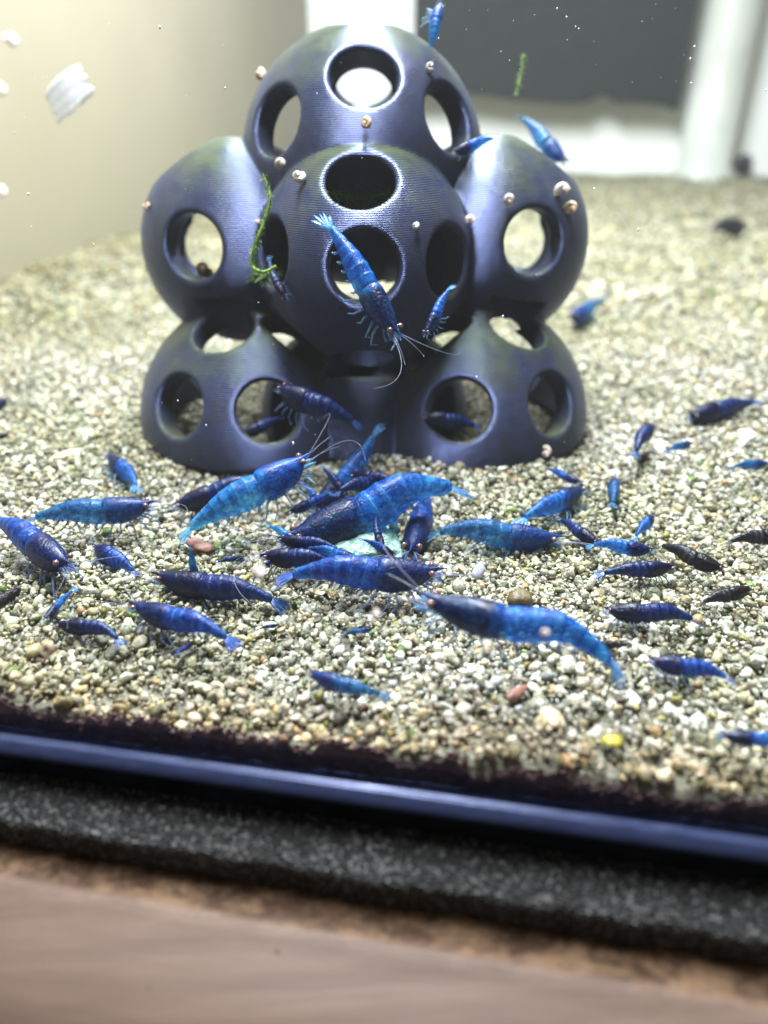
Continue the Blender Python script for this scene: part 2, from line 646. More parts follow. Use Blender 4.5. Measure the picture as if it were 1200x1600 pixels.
bev.width = .012 * CM
bev.segments = 2
bev.limit_method = 'ANGLE'


# maroon film of algae between gravel and glass
def make_film():
    nu, nz = 520, 7
    u0, u1 = -9.0, 9.0
    vs, fs = [], []
    hgt = np.zeros(nu + 1)
    low = np.zeros(nu + 1)
    for s, a in ((.9, .05), (.33, .05), (.13, .06), (.06, .06)):
        m = int(18 / s) + 3
        q = RNG.uniform(-1, 1, m)
        hgt += a * np.interp(np.linspace(0, m - 2, nu + 1), np.arange(m), q)
        q = RNG.uniform(-1, 1, m)
        low += a * .45 * np.interp(np.linspace(0, m - 2, nu + 1), np.arange(m), q)
    for i in range(nu + 1):
        u = u0 + (u1 - u0) * i / nu
        for k in range(nz + 1):
            z = -.275 + low[i] * .6 + (.0 + hgt[i] + .275 - low[i] * .6 - .08) * k / nz
            vs.append(tank(u, .004 + random.uniform(0, .012), z))
        for k in range(nz + 1):
            z = -.275 + (hgt[i] + .275 - .08) * k / nz
            vs.append(tank(u, .018, z - .004))
    w = 2 * (nz + 1)
    for i in range(nu):
        for k in range(nz):
            a = i * w + k
            fs.append((a, a + w, a + w + 1, a + 1))
            b = a + nz + 1
            fs.append((b, b + 1, b + w + 1, b + w))
        a = i * w + nz
        fs.append((a, a + w, a + w + nz + 1, a + nz + 1))
    mb = MB()
    for _ in range(2600):
        i = random.randrange(nu)
        u = u0 + (u1 - u0) * (i + random.random()) / nu
        r = random.uniform(.006, .026)
        mb.ball(tank(u, random.uniform(.008, .03), hgt[i] - .08 + random.gauss(-.02, .035)), r, 5, 4, (random.uniform(.7, 1.6), .6, random.uniform(.6, 1.2)))
    b0 = len(vs)
    vs += mb.v
    fs += [tuple(q + b0 for q in f) for f in mb.f]
    o = link('algae_film', mesh_list('algae_film', vs, fs), M['film'])
    tag(o, 'dark maroon algae film along the glass below the gravel', 'algae', kind='stuff')


make_film()


def wobf(amp, s):
    tab = RNG.uniform(-1, 1, (64, 4000))

    def f(u, k):
        x = (u + 60) / s
        i = int(x)
        q = x - i
        r = tab[k % 64]
        return amp * (r[i % 4000] * (1 - q) + r[(i + 1) % 4000] * q)
    return f


# foam mat under the tank
def make_foam():
    nu = 620
    prof = [(-.35 + .30 * q, -.36) for q in (1.0, .5, .0)]
    prof += [(-.35 - .34 * q, -.36) for q in (.12, .24, .36, .48, .6, .72, .84, .95)]
    prof += [(-.688, -.38), (-.692, -.42), (-.694, -.46), (-.694, -.50), (-.692, -.54), (-.690, -.595)]
    n = len(prof)
    vs, fs = [], []
    u0, u1 = -7.5, 7.5
    wave = wobf(.012, .35)
    for i in range(nu + 1):
        u = u0 + (u1 - u0) * i / nu
        for k, (v, z) in enumerate(prof):
            j = .013 if k > 2 else 0
            vs.append(tank(u, v + random.uniform(-j, j) + wave(u, 1) * (k > 8), z + random.uniform(-j, j) * (k < n - 1)))
    for i in range(nu):
        for k in range(n - 1):
            a = i * n + k
            fs.append((a, a + n, a + n + 1, a + 1))
    o = link('foam_mat', mesh_list('foam_mat', vs, fs), M['foam'])
    so = o.modifiers.new('thick', 'SOLIDIFY')
    so.thickness = .02 * CM
    so.offset = -1
    tag(o, 'black speckled foam mat strip under the aquarium rim', 'mat')


make_foam()


def make_wood():
    prof = [(6, -.605), (-.45, -.605), (-.64, -.604), (-.70, -.603), (-.77, -.603), (-.84, -.604), (-.90, -.600), (-.94, -.590),
            (-.97, -.592), (-1.02, -.606), (-1.15, -.635), (-1.3, -.665), (-1.5, -.72), (-1.7, -.82), (-1.85, -1.0), (-1.92, -1.3), (-1.95, -3.0)]
    worn = [1, 1, 1, 1, 1, 1, .8, .35, .15, .05, 0, 0, 0, 0, 0, 0, 0]
    nu, n = 400, len(prof)
    u0, u1 = -9, 9
    vs, fs, w = [], [], []
    wv = wobf(.008, .12)
    for i in range(nu + 1):
        u = u0 + (u1 - u0) * i / nu
        for k, (v, z) in enumerate(prof):
            e = wv(u, k) if 2 <= k <= 8 else 0
            vs.append(tank(u, v + e, z + e * .4))
            w.append(worn[k])
    for i in range(nu):
        for k in range(n - 1):
            a = i * n + k
            fs.append((a, a + n, a + n + 1, a + 1))
    me = mesh_list('wooden_stand', vs, fs)
    set_attr(me, 'worn', w)
    o = link('wooden_stand', me, M['wood'])
    tag(o, 'brown wooden stand board with worn stained edge under the foam mat', 'stand')


make_wood()

# things at the back of the tank
def make_filter():
    o0 = tank(0, VB, 4)
    xs = []
    a = at_v(648, 0, VB - 2.5)
    b = at_v(1098, 0, VB - 2.5)
    zl = at_v(740, 146, VB - 2.5).z
    zr = at_v(1040, 168, VB - 2.5).z
    ua = (a - ORG).dot(U) 
    ub = (b - ORG).dot(U) - .3
    vs, fs = [], []
    n = 24
    for i in range(n + 1):
        q = i / n
        u = ua + (ub - ua) * q
        zb = zl + (zr - zl) * q + .12 * math.sin(q * 9) + (.35 if .70 < q < .76 else 0)
        for (v, z) in ((VB - 2.5, zb), (VB - 2.5, 12), (VB - .1, 12), (VB - .1, zb)):
            vs.append(tank(u, v, z) - o0)
    for i in range(n):
        for k in range(4):
            p = i * 4 + k
            r = i * 4 + (k + 1) % 4
            fs.append((p, r, r + 4, p + 4))
    fs += [(0, 1, 2, 3), (n * 4 + 3, n * 4 + 2, n * 4 + 1, n * 4)]
    o = link('filter_box', mesh_list('filter_box', vs, fs, False), M['black_sponge'], loc=o0)
    bv = o.modifiers.new('edges', 'BEVEL')
    bv.width = .15 * CM
    bv.segments = 2
    bv.limit_method = 'ANGLE'
    tag(o, 'large black filter box hanging before the white back panel', 'filter')


make_filter()


def make_pipe():
    b = at_v(1100, 250, VB - 1.3)
    p0 = Vector((b.x, b.y, -.1))
    root = tag(link('lift_pipe', None, loc=p0), 'upright pale grey pipe standing right of the black filter box', 'pipe')
    m = MB()
    m.tube([(0, 0, .35), (0, 0, 6), (0, 0, 14), (0, 0, 24)], 1.45, 28)
    m.build('tube', M['pipe'], root)
    m = MB()
    m.tube([(0, 0, -.1), (0, 0, .25), (0, 0, .5), (0, 0, .55)], [1.75, 1.75, 1.68, 1.46], 28)
    m.build('foot', M['pipe'], root)


make_pipe()


def make_water():
    o = tank_box('water', UL + .02, UR - .02, .02, VB - .02, -.29, 20.0, None, None, Vector((0, 0, 0)))
    t = NT('tank_water')
    pv = t.n('ShaderNodeVolumePrincipled')
    pv.inputs['Color'].default_value = (.90, .94, .86, 1)
    pv.inputs['Density'].default_value = .11
    t.l(pv.outputs[0], t.out.inputs['Volume'])
    o.data.materials.append(t.m)
    tag(o, kind='structure')


make_water()


# ------------------------------------------------------------------ gravel
def hnoise(x, y):
    return 1.5 * (.035 * np.sin(x * 1.3 + .7 * np.sin(y * .9)) + .03 * np.sin(y * 1.7 + 1.1 * np.sin(x * .8)) + .015 * np.sin(x * 4.1 + y * 3.3))


def ico(sub):
    import bmesh
    bm = bmesh.new()
    bmesh.ops.create_icosphere(bm, subdivisions=sub, radius=1.0)
    v = np.array([q.co[:] for q in bm.verts], dtype=np.float32)
    f = np.array([[q.index for q in p.verts] for p in bm.faces], dtype=np.int32)
    bm.free()
    return v, f


def tank_uv(x, y):
    dx = x - ORG.x
    dy = y - ORG.y
    return dx * U.x + dy * U.y, dx * V.x + dy * V.y


PAL = np.array([(.60, .58, .51), (.56, .49, .35), (.33, .33, .25), (.14, .15, .115), (.45, .46, .43), (.88, .88, .90),
                (.38, .34, .12), (.48, .33, .20), (.11, .065, .055), (.17, .25, .08), (.42, .40, .30), (.66, .62, .56)])
PW = np.array([.21, .13, .13, .08, .14, .17, .02, .02, .014, .02, .10, .14])
PW = PW / PW.sum()


def grains(xr, yr, pitch, rmin, rmax, sub, layers):
    xs, ys, zs, rs = [], [], [], []
    for (dz, dens) in layers:
        gx = np.arange(xr[0], xr[1], pitch / dens)
        gy = np.arange(yr[0], yr[1], pitch / dens)
        X, Y = np.meshgrid(gx, gy)
        X = X.ravel() + RNG.uniform(-.55, .55, X.size) * pitch / dens
        Y = Y.ravel() + RNG.uniform(-.55, .55, Y.size) * pitch / dens
        u, v = tank_uv(X, Y)
        keep = (v > .05) & (v < VB - .1) & (u > UL + .1) & (u < UR - .1)
        keep &= (np.abs(X + .1) < .70 * Y + 1.2) & (Y >= yr[0]) & (Y < yr[1])
        X, Y = X[keep], Y[keep]
        r = rmin + (rmax - rmin) * RNG.beta(1.3, 2.6, X.size)
        xs.append(X); ys.append(Y); rs.append(r)
        zs.append(hnoise(X, Y) - r * RNG.uniform(.15, .8, X.size) + dz)
    X = np.concatenate(xs); Y = np.concatenate(ys); Z = np.concatenate(zs); R_ = np.concatenate(rs)
    bv, bf = ico(sub)
    N = len(X)
    nv = len(bv)
    # irregular, slightly angular pebbles
    base = np.repeat(bv[None], N, 0)
    lump = np.ones((N, nv), dtype=np.float32)
    for _ in range(5):
        d = RNG.normal(size=(N, 3)).astype(np.float32)
        d /= np.linalg.norm(d, axis=1)[:, None]
        pr = np.einsum('nvk,nk->nv', base, d)
        lump -= np.maximum(pr - RNG.uniform(.30, .75, N)[:, None], 0) * .9
    lump *= RNG.uniform(.82, 1.12, (N, nv))
    P = base * lump[..., None]
    P *= np.stack([RNG.uniform(.8, 1.3, N), RNG.uniform(.75, 1.1, N), RNG.uniform(.5, .95, N)], 1)[:, None, :]
    q = RNG.normal(size=(N, 4))
    q[:, 1:3] *= .45
    q /= np.linalg.norm(q, axis=1)[:, None]
    w, x, y, z = q.T
    Rm = np.stack([np.stack([1 - 2 * (y * y + z * z), 2 * (x * y - z * w), 2 * (x * z + y * w)], 1),
                   np.stack([2 * (x * y + z * w), 1 - 2 * (x * x + z * z), 2 * (y * z - x * w)], 1),
                   np.stack([2 * (x * z - y * w), 2 * (y * z + x * w), 1 - 2 * (x * x + y * y)], 1)], 1)
    P = np.einsum('nij,nvj->nvi', Rm, P) * R_[:, None, None]
    P += np.stack([X, Y, Z], 1)[:, None, :]
    F = (bf[None] + (np.arange(N) * nv)[:, None, None]).reshape(-1, 3)
    ci = RNG.choice(len(PAL), N, p=PW)
    C = np.minimum(PAL[ci] * RNG.uniform(.6, 1.5, (N, 1)), .93)
    # patches with more algae-tinted grains
    pat = .5 + .5 * np.sin(X * .9 + 1.3 * np.sin(Y * .55)) * np.sin(Y * 1.1 + X * .35)
    tint = np.array([.62, .64, .40])
    C = C * (1 - pat[:, None] * .6 + pat[:, None] * .6 * tint)
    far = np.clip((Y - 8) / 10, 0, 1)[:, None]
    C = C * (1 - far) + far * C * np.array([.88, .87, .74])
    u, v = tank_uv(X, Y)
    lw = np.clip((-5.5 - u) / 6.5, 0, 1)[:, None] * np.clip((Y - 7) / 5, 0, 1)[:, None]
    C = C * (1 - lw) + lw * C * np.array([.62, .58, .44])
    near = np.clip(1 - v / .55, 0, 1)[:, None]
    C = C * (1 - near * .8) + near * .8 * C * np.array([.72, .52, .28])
    return P.reshape(-1, 3), F, np.repeat(C, nv, 0)


def make_gravel():
    a = grains((-5.5, 5.5), (2.4, 8.2), .078, .020, .088, 2, [(-.01, 1.0), (.012, .62)])
    a2 = grains((-5.5, 5.5), (2.4, 8.6), .052, .012, .034, 1, [(-.012, 1.0)])
    b = grains((-9, 9), (8.2, 15), .088, .026, .092, 1, [(0, 1.0), (.012, .6)])
    c = grains((-13, 20), (15, 48), .19, .07, .17, 1, [(0, 1.0)])
    off = 0
    Vs, Fs, Cs = [], [], []
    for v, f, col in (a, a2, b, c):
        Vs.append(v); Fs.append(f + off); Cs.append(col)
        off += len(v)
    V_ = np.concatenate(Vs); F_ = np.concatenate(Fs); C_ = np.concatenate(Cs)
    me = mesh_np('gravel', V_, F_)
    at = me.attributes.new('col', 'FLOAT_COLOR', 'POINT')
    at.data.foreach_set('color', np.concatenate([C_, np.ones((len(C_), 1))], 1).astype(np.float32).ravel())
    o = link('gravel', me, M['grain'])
    tag(o, 'pale multicoloured gravel covering the tank floor', 'gravel', kind='stuff')
    print('gravel tris', len(F_))
    # bed under the grains
    n = 70
    vs, fs = [], []
    for i in range(n + 1):
        for k in range(n + 1):
            u = UL + .01 + (UR - UL - .02) * i / n
            v = .05 + (VB - .06) * (k / n) ** 1.6
            p = tank(u, v)
            p.z = float(hnoise(p.x, p.y)) - .075
            vs.append(p)
    for i in range(n):
        for k in range(n):
            a_ = i * (n + 1) + k
            fs.append((a_, a_ + n + 1, a_ + n + 2, a_ + 1))
    base = len(vs)
    for i in range(n + 1):
        vs.append(tank(UL + .01 + (UR - UL - .02) * i / n, .05, -.30))
    for i in range(n):
        fs.append((base + i, base + i + 1, (i + 1) * (n + 1), i * (n + 1)))
    o = link('ground', mesh_list('ground', vs, fs), M['bed'])
    tag(o, kind='structure')


make_gravel()


def pebble(px, py, r, mat, label, sc=(1, .85, .7), z=.05, seed=0, name='pebble'):
    bv, bf = ico(3)
    rg = np.random.default_rng(seed)
    l = np.ones(len(bv))
    for _ in range(7):
        d = rg.normal(size=3)
        d /= np.linalg.norm(d)
        l -= np.maximum(bv @ d - rg.uniform(.4, .8), 0) * .8
    P = bv * l[:, None] * np.array(sc) * r
    a = rg.uniform(0, 6.28)
    P = P @ np.array([[math.cos(a), -math.sin(a), 0], [math.sin(a), math.cos(a), 0], [0, 0, 1]]).T
    o = link(name, mesh_np(name, P, bf), mat, loc=at_z(px, py, z))
    tag(o, label, 'pebble')


pebble(812, 938, .125, M['pebble_brown'], 'dark brown angular pebble on gravel above the curled blue shrimp', seed=1, sc=(1, .9, .8), z=.07)
pebble(878, 972, .085, M['pebble_yellow'], 'yellow green pebble beside the back of the curled blue shrimp', seed=2)
pebble(958, 1157, .085, M['pebble_yellow'], 'mustard yellow pebble near the front glass at right', seed=3)
pebble(868, 1125, .105, M['pebble_peach'], 'flat peach coloured pebble near the front glass', seed=4, sc=(1.3, .8, .5))
pebble(985, 1095, .095, M['pebble_white'], 'bright white pebble below the blurred blue shrimp at right', seed=5)
pebble(747, 893, .080, M['pebble_lilac'], 'translucent lilac pebble below the long teal shrimp', seed=6, sc=(.8, .8, 1.2))
pebble(805, 1083, .10, M['pebble_red'], 'reddish brown pebble below the curled blue shrimp', seed=7, sc=(1.3, .6, .5))
pebble(104, 712, .16, M['pebble_peach'], 'long orange brown chip on gravel left of the cave ornament', seed=8, sc=(1.3, .5, .35))
pebble(312, 852, .13, M['pebble_red'], 'dull red chip on gravel beside the upright tail', seed=9, sc=(1.3, .6, .4))
pebble(1165, 682, .13, M['pebble_white'], 'white rounded pebble at right behind the feeding shrimp', seed=12, z=.1)


# ------------------------------------------------------------------ the cave ornament (hollow balls with round holes)
WALL = .30
HR = .37


def sphere_hit(px, py, c, R, far=False):
    d = ray(px, py).normalized()
    oc = CAM - c
    b = oc.dot(d)
    q = b * b - (oc.length_squared - R * R)
    q = max(q, 0)
    t = -b + math.sqrt(q) if far else -b - math.sqrt(q)
    return CAM + d * t


def sph(az, el):
    az, el = math.radians(az), math.radians(el)      # az 0 faces the camera, + to the right
    return Vector((math.sin(az) * math.cos(el), -math.cos(az) * math.cos(el), math.sin(el)))


def ball_at(px, py, fwd, R):
    return at_fwd(px, py, fwd), R


BALLS = []      # name, centre, R, hole list of (dir, radius)


def add_ball(name, c, R, pix=(), through=(), dirs=()):
    holes = []
    for (x, y) in pix:
        holes.append(((sphere_hit(x, y, c, R) - c).normalized(), HR))
    for (x, y) in through:
        holes.append(((sphere_hit(x, y, c, R, True) - c).normalized(), HR * 1.02))
    for d in dirs:
        holes.append((sph(d[0], d[1]), d[2] if len(d) > 2 else HR))
    BALLS.append((name, c, R, holes))


cF, rF = ball_at(570, 405, 9.0, 1.29)
cL, rL = ball_at(380, 384, 10.0, 1.29)
cR, rR = ball_at(763, 380, 10.0, 1.28)
cT, rT = ball_at(567, 256, 10.2, 1.52)
add_ball('ball', cT, rT, [(569, 112), (425, 186), (707, 181)], [(569, 118), (441, 186), (690, 183)], [(0, 90), (120, 20), (-120, 20), (0, -90, .6), (180, -45, .6)])
add_ball('ball', cL, rL, [(296, 386)], [(312, 384)], [(-96, 56, .46), (-150, 10), (170, 50)])
add_ball('ball', cR, rR, [(839, 378)], [(826, 376)], [(96, 56, .46), (150, 10), (-170, 50)])
add_ball('ball', cF, rF, [(570, 418), (563, 273), (708, 410), (416, 396)], [(572, 400)], [(0, -58), (62, -42), (-62, -42)])
dL = Vector((-1.68, 9.22, .05))
dR = Vector((1.14, 9.22, .05))
add_ball('dome', dL, 1.60, [(420, 642), (273, 634), (347, 509)], [(368, 530)], [(-130, 30), (180, 38, 1.2)])  # last hole: wide unseen back opening, added to let light inside
add_ball('dome', dR, 1.60, [(717, 640), (868, 630), (812, 505)], [(792, 528)], [(130, 30), (180, 38, 1.2)])  # same added back opening for light in the right dome
add_ball('dome', Vector((-.27, 9.34, .05)), 1.42)
LO = np.array([-3.45, 7.45, -.06])
HI = np.array([2.95, 12.0, 4.85])
GH = .033


def make_cave():
    dims = np.ceil((HI - LO) / GH).astype(int) + 1
    ax = [np.float32(LO[i]) + np.arange(dims[i], dtype=np.float32) * np.float32(GH) for i in range(3)]
    outer = np.full(dims, 9.0, np.float32)
    shell = np.full(dims, 9.0, np.float32)
    hol = np.full(dims, 9.0, np.float32)

    def sl(c, r):
        out = []
        for i in range(3):
            a = max(0, int((c[i] - r - LO[i]) / GH) - 1)
            b = min(dims[i], int((c[i] + r - LO[i]) / GH) + 3)
            out.append(slice(a, b))
        return tuple(out)
    for name, c, R, holes in BALLS:
        s = sl(c, R + .45)
        x = ax[0][s[0]][:, None, None] - c.x
        y = ax[1][s[1]][None, :, None] - c.y
        z = ax[2][s[2]][None, None, :] - c.z
        d2 = x * x + y * y + z * z
        d = np.sqrt(d2)
        outer[s] = np.minimum(outer[s], d - R)
        shell[s] = np.minimum(shell[s], np.maximum(d - R, (R - WALL) - d))
        for hd, hr in holes:
            al = x * hd.x + y * hd.y + z * hd.z
            rad = np.sqrt(np.maximum(d2 - al * al, 0))
            # bore with a small outer chamfer
            ch = np.maximum(al - (math.sqrt(R * R - hr * hr) - .045), 0) * .8
            rad = rad - hr - np.minimum(ch, .09)
            h = np.maximum(np.maximum(rad, .45 * R - al), al - (R * 1.10))
            hol[s] = np.minimum(hol[s], h)
    f = shell
    k = .035
    a, b = f, -hol
    hh = np.clip(.5 - .5 * (b - a) / k, 0, 1)
    f = b * (1 - hh) + a * hh + k * hh * (1 - hh)
    f = np.maximum(f, -(ax[2][None, None, :] + .03))
    # closing shell at the grid border
    f[0], f[-1] = 1, 1
    f[:, 0], f[:, -1] = 1, 1
    f[:, :, 0], f[:, :, -1] = 1, 1
    # surface nets
    nx, ny, nz = dims
    ins = f < 0
    cnt = np.zeros((nx - 1, ny - 1, nz - 1), np.uint8)
    for i in (0, 1):
        for j in (0, 1):
            for q in (0, 1):
                cnt += ins[i:nx - 1 + i, j:ny - 1 + j, q:nz - 1 + q]
    act = (cnt > 0) & (cnt < 8)
    I, J, K = np.nonzero(act)
    idx = np.full(act.shape, -1, np.int32)
    idx[I, J, K] = np.arange(len(I))
    acc = np.zeros((len(I), 3), np.float32)
    num = np.zeros(len(I), np.float32)
    cor = [(0, 0, 0), (1, 0, 0), (0, 1, 0), (1, 1, 0), (0, 0, 1), (1, 0, 1), (0, 1, 1), (1, 1, 1)]
    for p in range(8):
        for q in range(p + 1, 8):
            if sum(abs(cor[p][m] - cor[q][m]) for m in range(3)) != 1:
                continue
            fa = f[I + cor[p][0], J + cor[p][1], K + cor[p][2]]
            fb = f[I + cor[q][0], J + cor[q][1], K + cor[q][2]]
            c = (fa < 0) != (fb < 0)
            t = np.where(c, fa / np.where(c, fa - fb, 1), 0)
            for m in range(3):
                acc[:, m] += np.where(c, cor[p][m] + t * (cor[q][m] - cor[p][m]), 0)
            num += c
    P = acc / num[:, None] + np.stack([I, J, K], 1)
    # normals from the field gradient
    g = np.zeros((len(I), 3), np.float32)
    fr = P - np.stack([I, J, K], 1)
    for p in range(8):
        w = np.ones(len(I), np.float32)
        ii = [I + cor[p][0], J + cor[p][1], K + cor[p][2]]
        for m in range(3):
            w *= fr[:, m] if cor[p][m] else (1 - fr[:, m])
        for m in range(3):
            hi = [np.clip(ii[o] + (o == m), 0, dims[o] - 1) for o in range(3)]
            lo = [np.clip(ii[o] - (o == m), 0, dims[o] - 1) for o in range(3)]
            g[:, m] += w * (f[hi[0], hi[1], hi[2]] - f[lo[0], lo[1], lo[2]])
    g /= np.maximum(np.linalg.norm(g, axis=1), 1e-6)[:, None]
    W = LO + P * GH
    quads = []
    for m in range(3):
        o1, o2 = (m + 1) % 3, (m + 2) % 3
        s0 = [slice(None)] * 3
        s1 = [slice(None)] * 3
        s0[m] = slice(0, -1)
        s1[m] = slice(1, None)
        ch = ins[tuple(s0)] != ins[tuple(s1)]
        E = np.array(np.nonzero(ch))
        ok = (E[o1] > 0) & (E[o2] > 0) & (E[o1] < dims[o1] - 1) & (E[o2] < dims[o2] - 1)
        E = E[:, ok]
        inside_first = ins[tuple(E)]

        def cell(da, db):
            e = E.copy()
            e[o1] -= da
            e[o2] -= db
            return idx[e[0], e[1], e[2]]
        q = np.stack([cell(1, 1), cell(0, 1), cell(0, 0), cell(1, 0)], 1)
        q[~inside_first] = q[~inside_first][:, ::-1]
        quads.append(q)
    Q = np.concatenate(quads)
    Q = Q[(Q >= 0).all(1)]
    ctr = W[Q].mean(1)
    best = np.full(len(Q), 9.0)
    lab = np.zeros(len(Q), int)
    for i, (name, c, R, holes) in enumerate(BALLS):
        d = np.linalg.norm(ctr - np.array(c), axis=1) - R
        m = d < best
        best[m] = d[m]
        lab[m] = i
    org = Vector((-.27, 10.4, 0))
    root = tag(link('shrimp_cave', None, loc=org), 'dark blue grey plastic shrimp cave of stacked hollow balls with round holes', 'ornament')
    for i, (name, c, R, holes) in enumerate(BALLS):
        q = Q[lab == i]
        if not len(q):
            continue
        used = np.unique(q)
        remap = np.full(len(W), -1, np.int32)
        remap[used] = np.arange(len(used))
        me = mesh_np(name, W[used] - np.array(c), remap[q])
        me.normals_split_custom_set_from_vertices([tuple(v) for v in g[used]])
        o = link(name, me, M['plastic'], root)
        o.location = (c - org) * CM
    print('cave quads', len(Q))
    return f


FIELD = make_cave()


def cave_hit(px, py):
    """depth along the view axis of the first ornament surface behind a pixel"""
    r = ray(px, py)
    t = 6.0
    while t < 14:
        p = CAM + r * t
        q = [(p[i] - LO[i]) / GH for i in range(3)]
        i = [int(round(v)) for v in q]
        if all(0 <= i[k] < FIELD.shape[k] for k in range(3)):
            v = float(FIELD[i[0], i[1], i[2]])
            if v < .01:
                return t
        t += .02
    return None


# ------------------------------------------------------------------ shrimp
RINGS = [  # x, centre z, half height, half width
    (.500, .062, .002, .0015), (.470, .060, .005, .003), (.440, .056, .009, .006), (.418, .044, .020, .014), (.400, .030, .032, .026),
    (.375, .018, .047, .037), (.340, .008, .062, .048), (.300, .002, .075, .056), (.255, -.002, .085, .062), (.210, -.003, .091, .066), (.165, -.002, .093, .068),
    (.130, .000, .091, .067), (.108, .001, .084, .063), (.092, .003, .070, .055)]
SEGB = [.088, .015, -.060, -.145, -.215, -.280, -.385]
SEGH = [.076, .078, .076, .064, .050, .039, .026]
SEGW = [.060, .060, .057, .048, .038, .030, .020]


def ring_table(fine):
    rows = [(x, z, h, w, 0.0) for (x, z, h, w) in RINGS]
    for i in range(6):
        for q in ((0.0, .25, .5, .8, 1.0) if fine else (0.0, .55, 1.0)):
            x = SEGB[i] + (SEGB[i + 1] - SEGB[i]) * q * .985
            h = SEGH[i] + (SEGH[i + 1] - SEGH[i]) * q
            w = SEGW[i] + (SEGW[i + 1] - SEGW[i]) * q
            fl = 1 + (.05 if fine else .015) * q ** 2
            rows.append((x, .004, h * fl, w * fl, 1.0 if q == 1.0 and i < 5 else (.25 if q >= .8 else 0)))
    rows.append((-.395, .004, .010, .010, 0))
    return rows


def spine(arch, side, hump):
    """sampled centre line from x=.1 back to x=-.52: returns function x -> (pos, fwd, up)"""
    N = 64
    L = .62
    pos = Vector((.1, 0, 0))
    tab = []
    for i in range(N + 1):
        s = i / N
        pit = -hump * math.sin(min(1, s * 2.2) * math.pi) * .6 + arch * (s ** 1.3)
        yaw = side * s
        d = Vector((-math.cos(pit) * math.cos(yaw), -math.sin(yaw) * math.cos(pit), -math.sin(pit)))
        tab.append((pos.copy(), d.copy()))
        pos = pos + d * (L / N)

    def f(x):
        if x >= .1:
            return Vector((x, 0, 0)), Vector((1, 0, 0)), Vector((0, 0, 1))
        q = min((.1 - x) / L * N, N - .001)
        i = int(q)
        t = q - i
        p = tab[i][0].lerp(tab[i + 1][0], t)
        fw = -tab[i][1].lerp(tab[i + 1][1], t).normalized()
        up = (Vector((0, 0, 1)) - fw * fw.z).normalized()
        return p, fw, up
    return f


COUNT = [0]


